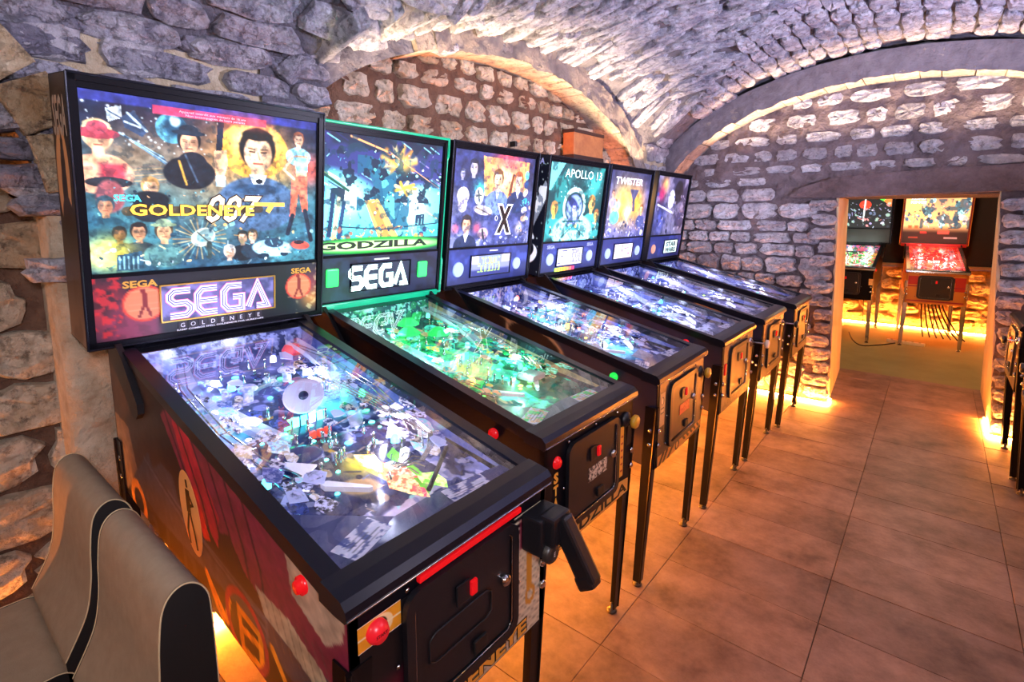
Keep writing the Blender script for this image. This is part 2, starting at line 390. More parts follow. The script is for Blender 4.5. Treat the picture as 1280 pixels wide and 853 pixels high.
def n3(p, s):
    p = np.asarray(p) * s + 100.37; i = np.floor(p).astype(int); f = p - i; f = f * f * (3 - 2 * f); i %= 24; j = (i + 1) % 24
    def g(a, b, c): return _ng[a, b, c]
    x0 = g(i[..., 0], i[..., 1], i[..., 2]) * (1 - f[..., 0]) + g(j[..., 0], i[..., 1], i[..., 2]) * f[..., 0]
    x1 = g(i[..., 0], j[..., 1], i[..., 2]) * (1 - f[..., 0]) + g(j[..., 0], j[..., 1], i[..., 2]) * f[..., 0]
    x2 = g(i[..., 0], i[..., 1], j[..., 2]) * (1 - f[..., 0]) + g(j[..., 0], i[..., 1], j[..., 2]) * f[..., 0]
    x3 = g(i[..., 0], j[..., 1], j[..., 2]) * (1 - f[..., 0]) + g(j[..., 0], j[..., 1], j[..., 2]) * f[..., 0]
    y0 = x0 * (1 - f[..., 1]) + x1 * f[..., 1]; y1 = x2 * (1 - f[..., 1]) + x3 * f[..., 1]
    return y0 * (1 - f[..., 2]) + y1 * f[..., 2] - .5
def rough(P, amp=0.03, s=5):
    return (n3(P, s) + .6 * n3(P, s * 2.3) + .5 * n3(P, s * 5)) * amp
def gridmesh(name, P, material, parent=None, mask=None, kind='structure', thick=0):
    H, W = P.shape[:2]; idx = np.arange(H * W).reshape(H, W)
    q = np.stack([idx[:-1, :-1], idx[1:, :-1], idx[1:, 1:], idx[:-1, 1:]], -1)
    if mask is not None: q = q[mask[:-1, :-1] & mask[1:, :-1] & mask[1:, 1:] & mask[:-1, 1:]]
    q = q.reshape(-1, 4); me = bpy.data.meshes.new(name)
    me.from_pydata(P.reshape(-1, 3).tolist(), [], q.tolist()); me.polygons.foreach_set('use_smooth', [True] * len(q)); me.update()
    o = link(name, me, material, parent)
    if kind and parent is None: o['kind'] = kind
    return o

# ceiling
gx = np.concatenate([np.linspace(XC - AX + .02, -1.2, 16)[:-1], np.linspace(-1.2, 1.9, 80), np.linspace(1.9, XC + AX - .02, 16)[1:]])
gy = np.linspace(-2.6, 4.2, 190)
Yg, Xg = np.meshgrid(gy, gx, indexing='ij')
Pz = zceil(Xg, Yg); Pc = np.stack([Xg, Yg, Pz], -1); Pc[..., 2] += rough(Pc, .035, 4)
ceiling = gridmesh('ceiling', Pc, MORTAR)

# stone shapes, shared by every stone of the room
def stone_mesh(i, pts=13, boxy=.6, rag=.11):
    rng = random.Random(100 + i); mb = MB(); rings = []
    out = []
    for k in range(pts):
        t = 2 * math.pi * (k + rng.uniform(-.25, .25)) / pts; c, s_ = math.cos(t), math.sin(t)
        r = .5 / (abs(c) ** (2 / (1 - boxy)) + abs(s_) ** (2 / (1 - boxy))) ** ((1 - boxy) / 2) * (1 - rng.random() * rag * 2)
        out.append((c * r, s_ * r))
    for (f, z) in ((1.0, -.5), (.98, .30), (.90, .50), (.45, .54)):
        rings += [(x * f, y * f, z + (rng.uniform(-.13, .13) if z > 0 else 0)) for x, y in out]
    n = pts; fs = [(a * n + k, a * n + (k + 1) % n, (a + 1) * n + (k + 1) % n, (a + 1) * n + k) for a in range(3) for k in range(n)]
    rings.append((0, 0, .55 + rng.uniform(-.1, .1))); fs += [(3 * n + k, 3 * n + (k + 1) % n, 4 * n) for k in range(n)]
    mb.add(rings, fs, False); return mb.mesh('stone')
STONES = {}
def stone(material, i, **kw):
    k = (material.name, i)
    if k not in STONES:
        me = stone_mesh(i, **(dict(pts=16, boxy=.62, rag=.13) if i >= 20 else {})); me.materials.append(material); STONES[k] = me
    return STONES[k]
def put_stones(parent, spots, material, name='stone', limit=300, jitter=.03, kinds=9, ragged=False):
    """spots: (pos, course direction, normal, width, height, depth); beyond the limit one joined part"""
    spots.sort(key=lambda s: (Vector(s[0]) - Vector((.7, -.7, 1.56))).length)
    rest = MB()
    for k, (p, du, nn, sw, sh, sd) in enumerate(spots):
        me = stone(material, random.randrange(kinds) + (20 if ragged else 0)); du = Vector(du).normalized(); nn = Vector(nn).normalized()
        nn = (nn + Vector([random.uniform(-jitter, jitter) for _ in range(3)])).normalized(); du = (du - nn * du.dot(nn)).normalized(); dv = nn.cross(du)
        if random.random() < .5: du, dv = -du, -dv
        M = Matrix((du * sw, dv * sh, nn * sd)).transposed().to_4x4(); M.translation = Vector(p)
        if k < limit:
            o = bpy.data.objects.new(name, me); COL.objects.link(o); o.parent = parent; o.matrix_basis = M
        else:
            rest.add([M @ v.co for v in me.vertices], [list(f.vertices) for f in me.polygons])
    if rest.v:
        o = rest.build(name + 's_beyond', material, parent); o['kind'] = 'stuff'
def courses(u0, u1, v0, v1, h, wlo, whi, hj=.25):
    out = []; v = v0
    while v < v1:
        hh = h * random.uniform(1 - hj, 1 + hj); u = u0 - random.random() * whi
        while u < u1:
            ww = random.uniform(wlo, whi); out.append((u + ww / 2, v + hh / 2, ww, hh)); u += ww
        v += hh
    return out

# ceiling stones: courses follow each cell of the groined vault
def cpos(x, y):
    e = .01; z = float(zceil(x, y)); dx = Vector((e, 0, float(zceil(x + e, y)) - z)); dy = Vector((0, e, float(zceil(x, y + e)) - z))
    return Vector((x, y, z)), dx.normalized(), dy.normalized()
spots = []
arc = [XC - AX * math.cos(t) for t in np.linspace(.12, math.pi - .12, 600)]; ss = np.concatenate([[0], np.cumsum([math.hypot(arc[i + 1] - arc[i], float(zmain(arc[i + 1]) - zmain(arc[i]))) for i in range(599)])])
for (u, v, ww, hh) in courses(-2.0, 4.15, 0, float(ss[-1]), .115, .16, .38):
    x = float(np.interp(v, ss, arc)); y = u
    if float(zmain(x)) < max(float(zcross(x, y)), float(znear(x, y))) - .004 or y > 3.98 or x > 1.6: continue
    p, dx, dy = cpos(x, y); nn = dy.cross(dx)
    if nn.z > 0: nn = -nn
    spots.append((p + nn * .004, dy, nn, ww * 1.02, hh * 1.06, .05))
for near in (0, 1):
    yl = np.linspace(-.06, 4.1, 500) if not near else np.linspace(-2.0, -.23, 300)
    fz = (lambda x, y: float(zcross(x, y))) if not near else (lambda x, y: float(znear(x, y)))
    sy = np.concatenate([[0], np.cumsum([math.hypot(yl[i + 1] - yl[i], fz(-.7, yl[i + 1]) - fz(-.7, yl[i])) for i in range(len(yl) - 1)])])
    for (u, v, ww, hh) in courses(-1.32, 1.5, 0, float(sy[-1]), .075, .22, .55, .3):
        x = u; y = float(np.interp(v, sy, yl))
        if x < -1.3 or fz(x, y) < float(zmain(x)) - .004: continue
        p, dx, dy = cpos(x, y); nn = dy.cross(dx)
        if nn.z > 0: nn = -nn
        spots.append((p + nn * .004, dx, nn, ww * 1.0, hh * 1.04, .06))
put_stones(ceiling, spots, S_VAULT, jitter=.05)

# ------------------------------------------------------------------ left wall: recessed wall, piers, ribs
XF, XB = -1.32, -1.52
def ell(c, a, b, t): return (c + a * math.cos(t), ZS + b * math.sin(t))
ys = np.linspace(-2.6, 4.3, 260); zs = np.linspace(0, 2.75, 110)
Zg, Yg = np.meshgrid(zs, ys, indexing='ij'); P = np.stack([np.full_like(Yg, XB), Yg, Zg], -1); P[..., 0] += rough(P, .05, 5)
wall_left = gridmesh('wall_left', P, MORTAR_BROWN)
def opening(c, a, b, y): 
    return ZS + b * math.sqrt(max(0, 1 - ((y - c) / a) ** 2))
spots = []
for (u, v, ww, hh) in courses(.2, 3.7, .9, 2.5, .125, .13, .26, .25):
    if abs(u - 1.9) < 1.62 and v < opening(1.9, 1.62, .86, u) + .02: spots.append(((XB - .022, u, v), (0, 1, 0), (1, 0, 0), ww * .92, hh * .9, .085))
for (u, v, ww, hh) in courses(-1.8, -.34, 0, 2.3, .165, .26, .5, .2): spots.append(((XB + .018, u, v), (0, 1, 0), (1, 0, 0), ww * 1.02, hh * 1.0, .055))
put_stones(wall_left, spots, S_CREAM, jitter=.06, ragged=True, kinds=12)
# pier faces and spandrels
def front_layer(name, c, a, b, ya, yb, material):
    rows = []; N_ = 60
    for i in range(N_ + 1):
        t = math.pi * i / N_; y, z = ell(c, a, b, t); y2 = c + 1.32 * a * math.cos(t) if 0 else y
        zo = max(float(zceil(XF, y)), z) + .12
        rows.append([(XF, y, z + (zo - z) * k / 5) for k in range(6)])
    P = np.array(rows); P[:, 1:, 0] += rough(P[:, 1:], .02, 7)
    return gridmesh(name, P, material, wall_left)
front_layer('spandrel', 1.9, 1.62, .86, 0, 0, MORTAR); front_layer('spandrel', -2.0, 1.62, .86, 0, 0, MORTAR)
for (ya, yb, mt) in ((-.375, .285, PLASTER), (3.5, 4.3, PLASTER)):
    yy = np.linspace(ya, yb, 20); zz = np.linspace(0, 2.35, 50); Zq, Yq = np.meshgrid(zz, yy, indexing='ij'); P = np.stack([np.full_like(Yq, XF), Yq, Zq], -1); P[..., 0] += rough(P, .03, 6)
    L_ = P[:, :1].copy(); L_[..., 0] = XB - .05; R_ = P[:, -1:].copy(); R_[..., 0] = XB - .05
    gridmesh('pier', np.concatenate([L_, P, R_], 1), mt, wall_left)
spots = [((XF - .01, u, v), (0, 1, 0), (1, 0, 0), ww * .9, hh * .9, .05) for (u, v, ww, hh) in courses(-.36, -.02, 1.35, 2.25, .12, .14, .3) if -.38 < u < .3]
spots += [((XF - .02, u, v), (0, 1, 0), (1, 0, 0), ww * .9, hh * .9, .06) for (u, v, ww, hh) in courses(-.36, .3, 0, .75, .14, .16, .34) if -.3 < u < .25]
spots += [((XF - .01, u, v), (0, 1, 0), (1, 0, 0), ww * .9, hh * .9, .05) for (u, v, ww, hh) in courses(3.62, 4.28, .1, 2.1, .13, .14, .3) if 3.6 < u < 4.25]
put_stones(wall_left, spots, S_PALE, jitter=.08)
spots = []
for (u, v, ww, hh) in courses(-.38, 1.6, 1.55, 2.6, .09, .18, .36):
    if v < float(zceil(XF, u)) + .08 and (u < .3 or v > opening(1.9, 1.62, .86, u - .03) + .03): spots.append(((XF - .015, u, v), (0, 1, 0), (1, 0, 0), ww, hh * .97, .07))
put_stones(wall_left, spots, S_VAULT, jitter=.06)

def voussoir_mesh(i):
    rng = random.Random(500 + i); mb = MB(); mb.box(-.505, .505, -.505, .505, -.5, .5, .015)
    mb.v = [(x + rng.uniform(-.02, .02), y + rng.uniform(-.015, .015), z + rng.uniform(-.03, .03)) for x, y, z in mb.v]
    return mb.mesh('arch_stone')
VOUS = {}
def arch(parent, c, a, b, d0, d1, thick, plane, material, t0=.02, t1=math.pi - .02, step=.12, name='arch_stone'):
    """wedge stones round an elliptical arch; plane 'x' = arch lies in a plane of constant x, soffit from d0 to d1"""
    t = t0
    while t < t1:
        y, z = ell(c, a, b, t); dt = step * random.uniform(.7, 1.25) / math.hypot(a * math.sin(t), b * math.cos(t)); tm = t + dt / 2
        y, z = ell(c, a, b, tm); ty, tz = -a * math.sin(tm), b * math.cos(tm); l = math.hypot(ty, tz); ty /= l; tz /= l; ny, nz = -tz, ty
        if ny * (y - c) + nz * (z - ZS) < 0: ny, nz = -ny, -nz
        k = random.randrange(6)
        if (material.name, k) not in VOUS:
            me = voussoir_mesh(k); me.materials.append(material); VOUS[(material.name, k)] = me
        th = thick * random.uniform(.97, 1.03); o = bpy.data.objects.new(name, VOUS[(material.name, k)]); COL.objects.link(o); o.parent = parent
        cy, cz = y + ny * (th / 2 + random.uniform(-.006, .004)), z + nz * (th / 2); dm = (d0 + d1) / 2; w_ = abs(d1 - d0) * random.uniform(.96, 1.0)
        seg = l * dt * .97
        if plane == 'x': M = Matrix(((0, w_, 0), (ty * seg, 0, ny * th), (tz * seg, 0, nz * th))).to_4x4(); M.translation = Vector((dm, cy, cz))
        else: M = Matrix(((ty * seg, 0, ny * th), (0, w_, 0), (tz * seg, 0, nz * th))).to_4x4(); M.translation = Vector((cy, dm, cz))
        o.matrix_basis = M; t += dt
arch(wall_left, 1.9, 1.62, .86, XB, -1.29, .125, 'x', ARCHG, .02, 2.05, .14)
arch(wall_left, -2.0, 1.63, .86, XB, -1.28, .13, 'x', S_WARM, .02, math.pi / 2, .13)

def arch_face(parent, c, a, b, th, plane, d, material, t0, t1, sgn):
    T = np.linspace(t0, t1, 130); K = np.linspace(-.012, th + .03, 12); P = np.zeros((130, 12, 3))
    for i, t in enumerate(T):
        y, z = ell(c, a, b, t); ty, tz = -a * math.sin(t), b * math.cos(t); l = math.hypot(ty, tz); ny, nz = -tz / l, ty / l
        if ny * (y - c) + nz * (z - ZS) < 0: ny, nz = -ny, -nz
        for j, k in enumerate(K):
            q = (y + ny * k, z + nz * k); P[i, j] = (d, q[0], q[1]) if plane == 'x' else (q[0], d, q[1])
    r = rough(P, .022, 9); P[..., 0 if plane == 'x' else 1] += r * sgn; P[..., 2] += np.where(np.arange(12) < 2, 1, 0)[None, :] * rough(P, .03, 12)
    return gridmesh('arch_face', P, material, parent)
FACEM = mat('arch_face_mortar', '#6c605c', .95, noise=(9, '#94867e', .25), bump=(18, .9, .03))
arch_face(wall_left, 1.9, 1.62, .86, .125, 'x', -1.283, FACEM, .02, 2.05, 1)
# ------------------------------------------------------------------ far wall with doorway
YW = 4.3
DX0, DX1, DZ = .10, 1.125, 1.715
def EL(z): return .115 - .035 * z
def ER(z): return 1.125 - .066 * z
xs = np.linspace(-1.6, 2.6, 210); zs = np.linspace(0, 2.8, 140); Zg, Xg = np.meshgrid(zs, xs, indexing='ij')
P = np.stack([Xg, np.full_like(Xg, YW), Zg], -1); P[..., 1] += rough(P, .05, 5) * np.clip(np.abs(np.minimum(np.abs(Xg - EL(Zg)), np.abs(Xg - ER(Zg)))) * 6, .2, 1)
P[..., 0] = np.where((np.abs(Xg - EL(Zg)) < .0102) & (Zg < DZ + .02), EL(Zg), P[..., 0]); P[..., 0] = np.where((np.abs(Xg - ER(Zg)) < .0102) & (Zg < DZ + .02), ER(Zg), P[..., 0])
wall_far = gridmesh('wall_far', P, MORTAR_GREY, mask=~((P[..., 0] > EL(Zg) + .004) & (P[..., 0] < ER(Zg) - .004) & (Zg < DZ)))
spots = []
for (u, v, ww, hh) in courses(-1.45, 1.7, .02, 2.6, .128, .15, .34, .25):
    if v > ZS + .97 * math.sqrt(max(0, 1 - ((u - XC) / 1.66) ** 2)) and v > ZS: continue
    if EL(v) - .04 - ww / 2 < u < ER(v) + .04 + ww / 2 and v < DZ + .02: continue
    if -.34 < u < 1.9 and DZ - .08 < v + (.0 if v > 1.8 else 0) < 1.945: continue
    up_ = v > 1.85
    spots.append(((u, YW + (.022 if up_ else .002), v), (1, 0, 0), (0, -1, 0), ww * (.9 if up_ else 1.05), hh * (.8 if up_ else 1.04), .07))
for k in range(15):   # dressed edge stones beside the doorway
    z = .06 + k * .113
    for sx, xx in ((1, EL(z)), (-1, ER(z))):
        ww = random.uniform(.13, .24); spots.append(((xx - sx * ww / 2, YW - .012, z), (1, 0, 0), (0, -1, 0), ww, .105, .08))
put_stones(wall_far, spots, S_PALE, jitter=.07, ragged=True, kinds=12)
arch(wall_far, XC, 1.70, .965, 4.02, 4.36, .15, 'y', ARCHG, .05, math.pi - .05, .16)
arch_face(wall_far, XC, 1.70, .965, .14, 'y', 4.013, mat('arch_face_grey', '#5e565e', .95, noise=(9, '#857c84', .25), bump=(18, .9, .03)), .05, math.pi - .05, 1)
# passage
JX = .02
JW = mat('jamb_plaster', '#cdb48c', .8, noise=(4, '#e6d4b4', .25), bump=(20, .4, .02))
def jamb(f, y1x, s_):
    vs = []
    for z in (0, DZ + .04):
        vs += [(f(z), YW - .005, z), (y1x(z), 5.45, z), (y1x(z) + s_ * .08, 5.45, z), (f(z) + s_ * .06, YW + .02, z)]
    mb = MB(); mb.add(vs, [(0, 1, 2, 3), (4, 5, 6, 7)] + [(k, (k + 1) % 4, 4 + (k + 1) % 4, 4 + k) for k in range(4)]); mb.build('jamb', JW, wall_far)
jamb(EL, lambda z: .05 - .035 * z, -1); jamb(ER, lambda z: 1.13 - .03 * z, 1)
mb = MB(); mb.box(DX0 - .3, DX1 + .1, YW + .06, 5.45, DZ + .005, DZ + .05); mb.build('passage_soffit', OAK, wall_far)
mb = MB(); mb.prism([(-.30, 1.712), (-.22, 1.79), (.02, 1.865), (.6, 1.9), (1.9, 1.93), (1.9, 1.73), (1.1, 1.735), (.05, 1.705)], 'y', YW - .075, YW + .1)
mb.build('lintel_beam', OAK, wall_far)
mb = MB()
for (x, z) in ((1.2, 1.45), (1.2, .72), (1.21, .6)): mb.lathe([(.02, 0), (.022, .02), (.012, .03), (0, .03)], (x, YW - .075, z), 'y', 10)
mb.build('wall_hook', mat('dark_iron', '#1c1512', .5, .6), wall_far)

# ------------------------------------------------------------------ floor tiles
mb = MB(); mb.box(-1.6, 3.0, -3.0, 5.6, -.06, -.006)
floor = mb.build('floor', GROUT); floor['kind'] = 'structure'
mt_ = MB(); mt_.box(-.2992, .2992, -.1548, .1548, -.02, 0, .0018); tile_me = mt_.mesh('tile'); 
TM = bpy.data.materials.new('tile_face')
def tile_material():
    mt = TM; mt.use_nodes = True; nt = mt.node_tree; b = nt.nodes['Principled BSDF']; L = nt.links.new
    g = nt.nodes.new('ShaderNodeNewGeometry'); oi = nt.nodes.new('ShaderNodeObjectInfo')
    n = nt.nodes.new('ShaderNodeTexNoise'); n.inputs['Scale'].default_value = 3.5; n.inputs['Detail'].default_value = 9; n.inputs['Roughness'].default_value = .7
    L(g.outputs['Position'], n.inputs['Vector'])
    r = nt.nodes.new('ShaderNodeValToRGB'); e = r.color_ramp.elements; e[0].position = .34; e[0].color = C4('#604638'); e[1].position = .66; e[1].color = C4('#a38270')
    L(n.outputs['Fac'], r.inputs['Fac'])
    h = nt.nodes.new('ShaderNodeHueSaturation'); mr = nt.nodes.new('ShaderNodeMapRange'); mr.inputs[3].default_value = .82; mr.inputs[4].default_value = 1.14
    L(oi.outputs['Random'], mr.inputs[0]); L(mr.outputs[0], h.inputs['Value']); L(r.outputs['Color'], h.inputs['Color']); L(h.outputs['Color'], b.inputs['Base Color'])
    n2 = nt.nodes.new('ShaderNodeTexNoise'); n2.inputs['Scale'].default_value = 60; n2.inputs['Detail'].default_value = 6; L(g.outputs['Position'], n2.inputs['Vector'])
    bp = nt.nodes.new('ShaderNodeBump'); bp.inputs['Strength'].default_value = .25; bp.inputs['Distance'].default_value = .004; L(n2.outputs['Fac'], bp.inputs['Height']); L(bp.outputs['Normal'], b.inputs['Normal'])
    b.inputs['Roughness'].default_value = .5
tile_material(); tile_me.materials.append(TM)
for i in range(-3, 4):
    for j in range(-6, 18):
        x = .18 + .601 * i; y = 1.29 + .312 * j
        if y > 5.5 or x > 2.4 or x < -1.6: continue
        o = bpy.data.objects.new('tile', tile_me); COL.objects.link(o); o.parent = floor; o.location = (x, y, random.uniform(-.0008, .0008)); o.rotation_euler = (random.uniform(-.002, .002), random.uniform(-.002, .002), 0)

# unseen sides that close the room
mb = MB(); mb.box(2.5, 2.6, -2.6, 4.3, 0, 3); o = mb.build('wall_right', MORTAR_TAN); o['kind'] = 'structure'
mb = MB(); mb.box(-1.6, 2.6, -2.7, -2.6, 0, 3); o = mb.build('wall_near', MORTAR_TAN); o['kind'] = 'structure'

# ------------------------------------------------------------------ room beyond the doorway
mb = MB(); mb.box(-2.2, 3.0, 5.45, 8.75, -.05, -.002)
o = mb.build('floor', mat('back_floor', '#8d8a55', .6, noise=(2, '#a8a36a', .25), bump=(30, .2, .005))); o['kind'] = 'structure'
DARKW = mat('dark_paint', '#241a16', .8)
P = np.stack([np.linspace(-2.2, 3, 90)[None, :].repeat(24, 0), np.full((24, 90), 8.62), np.linspace(0, .84, 24)[:, None].repeat(90, 1)], -1); P[..., 1] += rough(P, .14, 5)
wall_back = gridmesh('wall_back', P, MORTAR_TAN)
spots = [((u, 8.6, v), (1, 0, 0), (0, -1, 0), ww * .9, hh * .85, .12) for (u, v, ww, hh) in courses(-.6, 1.9, .02, .78, .16, .2, .42)]
put_stones(wall_back, spots, S_WARM, jitter=.25)
mb = MB(); mb.box(-2.2, 3, 8.5, 8.7, .9, 2.4); mb.build('upper_wall', DARKW, wall_back)
mb = MB(); mb.box(-2.2, 3, 8.42, 8.7, .86, .9); mb.build('ledge', mat('ledge_stone', '#9a7c52', .6), wall_back)
mb = MB(); mb.box(-2.3, -2.2, 5.4, 8.7, 0, 2.4); mb.box(3, 3.1, 5.4, 8.7, 0, 2.4); mb.box(-2.3, -.11, 5.45, 5.5, 0, 2.4); mb.box(DX1 + .05, 3.1, 5.45, 5.5, 0, 2.4); mb.box(-.11, DX1 + .05, 5.45, 5.5, DZ + .05, 2.4)
o = mb.build('wall_side', MORTAR_TAN); o['kind'] = 'structure'
mb = MB(); mb.box(-2.3, 3.1, 5.4, 8.7, 2.4, 2.5); o = mb.build('ceiling', DARKW); o['kind'] = 'structure'

# LED tapes along the foot of the walls
def tape(pts, label, r=.006, group='warm light tapes along the wall foot'):
    mb = MB()
    for a, b in zip(pts[:-1], pts[1:]): mb.tube([a, b], r, 6)
    o = mb.build('light_tape', LED); tag(o, label, 'light strip')
    return o
tape([(-1.2, 4.17, .012), (DX0 + .02, 4.19, .012), (DX0 + .02, 4.33, .012)], 'glowing warm light tape at the foot of the far wall left of the doorway')
tape([(DX1 - .012, 4.6, .012), (DX1 - .012, 4.19, .012), (2.3, 4.19, .012)], 'glowing warm light tape round the foot of the pier right of the doorway')
LED2 = mat('led_tape_bright', '#ffb060', 0.5, emit=1000, ecol='#ff8424')
for a_, b_, t_ in ((-.3, .27, 'short glowing warm light tape at the foot of the pier behind the nearest machine'), (.34, 3.45, 'glowing warm light tape along the left wall under the pinball machines')):
    x_ = -1.295 if a_ < 0 else -1.42; o = tape([(x_, a_, .012), (x_, b_, .012)], t_, .007); o.data.materials.clear(); o.data.materials.append(LED2)
tape([(-1.42, -2.2, .012), (-1.42, -.42, .012)], 'glowing warm light tape behind the two padded chairs', .0025)
tape([(-.5, 8.42, .012), (2.6, 8.42, .012)], 'glowing warm light tape at the foot of the back room wall', .006)

# ------------------------------------------------------------------ pinball machines
BLACK = mat('black_lacquer', '#0d0d14', .38, noise=None); BLACK.node_tree.nodes['Principled BSDF'].inputs['Specular IOR Level'].default_value = .10; BLACK_TEX = mat('black_textured_metal', '#15151a', .42, bump=(400, .15, .001))
RAIL = mat('dark_rail', '#20222e', .28, .6); CHROME = mat('chrome', '#c8c8cc', .15, 1.0); STEEL = mat('dull_steel', '#4c4a48', .4, .7)
FRONTWORN = mat('worn_dark_front', '#3a322c', .38, .3, noise=(9, '#5a4b3e', .25)); LEG = mat('black_leg', '#0b0b0e', .3, 0); LEG.node_tree.nodes['Principled BSDF'].inputs['Specular IOR Level'].default_value = .3
PRINT = mat('print', attr=True, rough=.45); LITPRINT = mat('backlit_print', attr=True, rough=.7, emit=.92); SOFTLIT = mat('glowing_print', attr=True, rough=.45, emit=.55)
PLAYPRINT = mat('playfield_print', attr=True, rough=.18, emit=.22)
RED = mat('red_plastic', '#e0141c', .25, emit=.18, ecol='#ff1820'); GREENB = mat('green_button', '#18b040', .3, emit=.6, ecol='#18ff50')
RUBBER = mat('black_rubber', '#0c0c0e', .6); GOLD = mat('gold_print', '#e8a83c', .4); WHITE = mat('white_print', '#f2f0f6', .4); INK = mat('black_print', '#0b0a0c', .4)
KNOBY = mat('yellow_knob', '#c9942c', .3); KNOBP = mat('pale_knob', '#e6c9b4', .3)
NEON_W = mat('display_white', '#e9e4ff', .4, emit=1.5, ecol='#e6e6ff'); NEON_P = mat('display_pink', '#d05a80', .4, emit=.9, ecol='#d86a98'); NEON_L = mat('display_lilac', '#b8a8e8', .4, emit=1.3, ecol='#b8b6f0'); NEON_D = mat('display_dark', '#2a2c48', .4, emit=.1)
CLEAR = None
def clear_mat():
    mt = bpy.data.materials.new('clear_plastic'); mt.use_nodes = True; nt = mt.node_tree; nt.nodes.clear(); L = nt.links.new
    o = nt.nodes.new('ShaderNodeOutputMaterial'); t = nt.nodes.new('ShaderNodeBsdfTransparent'); t.inputs[0].default_value = (.85, .88, 1, 1)
    g = nt.nodes.new('ShaderNodeBsdfPrincipled'); g.inputs['Roughness'].default_value = .12; g.inputs['Base Color'].default_value = (.8, .82, 1, 1)
    mx = nt.nodes.new('ShaderNodeMixShader'); mx.inputs[0].default_value = .38
    L(t.outputs[0], mx.inputs[1]); L(g.outputs[0], mx.inputs[2]); L(mx.outputs[0], o.inputs[0]); return mt
CLEAR = clear_mat()
def insert_mat(h, e=4.0): return mat('insert_' + h.strip('#'), h, .3, emit=e, ecol=h)

def ztop(x): return .905 + .238 * min(-x, 1.10)
def zbot(x): return .537 + .128 * (-x)
def zgl(x): return .926 + .222 * (-x)
def BP(x, y, h=0.0): return Vector((x, y, .880 + .185 * (-x - .07) + h))
BV = Vector((.087, 0, .734)).normalized(); BU = Vector((0, 1, 0)); BN = Vector((.734, 0, -.087)).normalized(); BO = Vector((-1.11, 0, 1.18)); BH = .739
BM = Matrix((BU, BV, BN)).transposed().to_4x4(); BM.translation = BO     # local (across, up, out)
def bbp(y, s, c=0.0): return BO + BU * y + BV * (s * BH) + BN * c
_proto = {}
def shared(key, fn):
    if key not in _proto: _proto[key] = fn()
    return _proto[key]

def m_cabinet():
    mb = MB(); side = [(0, zbot(0)), (0, ztop(0)), (-1.10, ztop(-1.1)), (-1.26, ztop(-1.1)), (-1.26, zbot(-1.26))]
    mb.prism(side, 'y', -.28, -.262); mb.prism(side, 'y', .262, .28)
    mb.box(-.018, 0, -.28, .28, zbot(0), ztop(0)); mb.box(-1.26, -1.24, -.28, .28, zbot(-1.26), ztop(-1.1))
    mb.prism([(-.01, zbot(0)), (-.01, zbot(0) + .015), (-1.25, zbot(-1.25) + .015), (-1.25, zbot(-1.25))], 'y', -.27, .27)
    return mb.mesh('cabinet')
def m_rail(s):
    mb = MB(); y0, y1 = sorted((s * .252, s * .288))
    pts = [(.002, ztop(0) - .012), (.002, zgl(0) + .004), (-1.09, zgl(-1.09) + .006), (-1.09, ztop(-1.09) - .014)]
    mb.prism(pts, 'y', y0, y1); return mb.mesh('side_rail')
def m_bar():
    mb = MB(); pr = [(.010, .900), (.014, .908), (.012, .922), (0, .934), (-.03, .940), (-.060, .944), (-.066, .936), (-.066, .905), (-.02, .900)]
    mb.prism(pr, 'y', -.293, .293); return mb.mesh('lockdown_bar')
def m_glass():
    mb = MB(); mb.prism([(-.062, zgl(-.062)), (-1.10, zgl(-1.10)), (-1.10, zgl(-1.10) - .004), (-.062, zgl(-.062) - .004)], 'y', -.254, .254); return mb.mesh('playfield_glass')
def m_leg(sx, sy, chrome=False):
    top = Vector((-.002 if sx else -1.25, sy * .283, .80 if sx else .86)); bot = Vector((-.042 if sx else -1.215, sy * .287, .022))
    mb = MB(); fx = -1 if sx else 1; vs = []
    for p, w1 in ((top, .048), (bot, .032)):
        o = p + Vector((-.0 * fx + (.006 if sx else -.006), sy * .004, 0))
        vs += [o, o + Vector((fx * w1, 0, 0)), o + Vector((fx * w1, -sy * .004, 0)), o + Vector((fx * .004, -sy * .004, 0)), o + Vector((fx * .004, -sy * w1, 0)), o + Vector((0, -sy * w1, 0))]
    n = 6; mb.add(vs, [(i, (i + 1) % n, n + (i + 1) % n, n + i) for i in range(n)] + [tuple(range(n)), tuple(range(n, 2 * n))])
    # raised fold along the outer corner
    mb.tube([top + Vector((.006 * (1 if sx else -1), sy * .004, 0)), bot + Vector((.006 * (1 if sx else -1), sy * .004, 0))], [.006, .004], 6)
    return mb.mesh('leg')
def m_foot(sx, sy):
    b = (-.042 + (-.012 if sx else .012) if sx else -1.215 + .012, sy * .275, 0)
    mb = MB(); mb.lathe([(0, 0), (.020, 0), (.021, .006), (.014, .012), (.007, .014), (.006, .035), (0, .035)], b, 'z', 14); return mb.mesh('leveler')
def m_bolt(sx, sy, z, ax):
    mb = MB(); x = .004 if sx else -1.256
    if ax: mb.lathe([(0, x - .002), (.011, x), (.011, x + .006), (.006, x + .010), (0, x + .010)], (0, sy * .266, z), 'x', 10)
    else: mb.lathe([(0, -.002), (.009, 0), (.009, .005), (0, .007)], (-.022 if sx else -1.235, sy * .288, z), 'y', 10)
    return mb.mesh('leg_bolt')
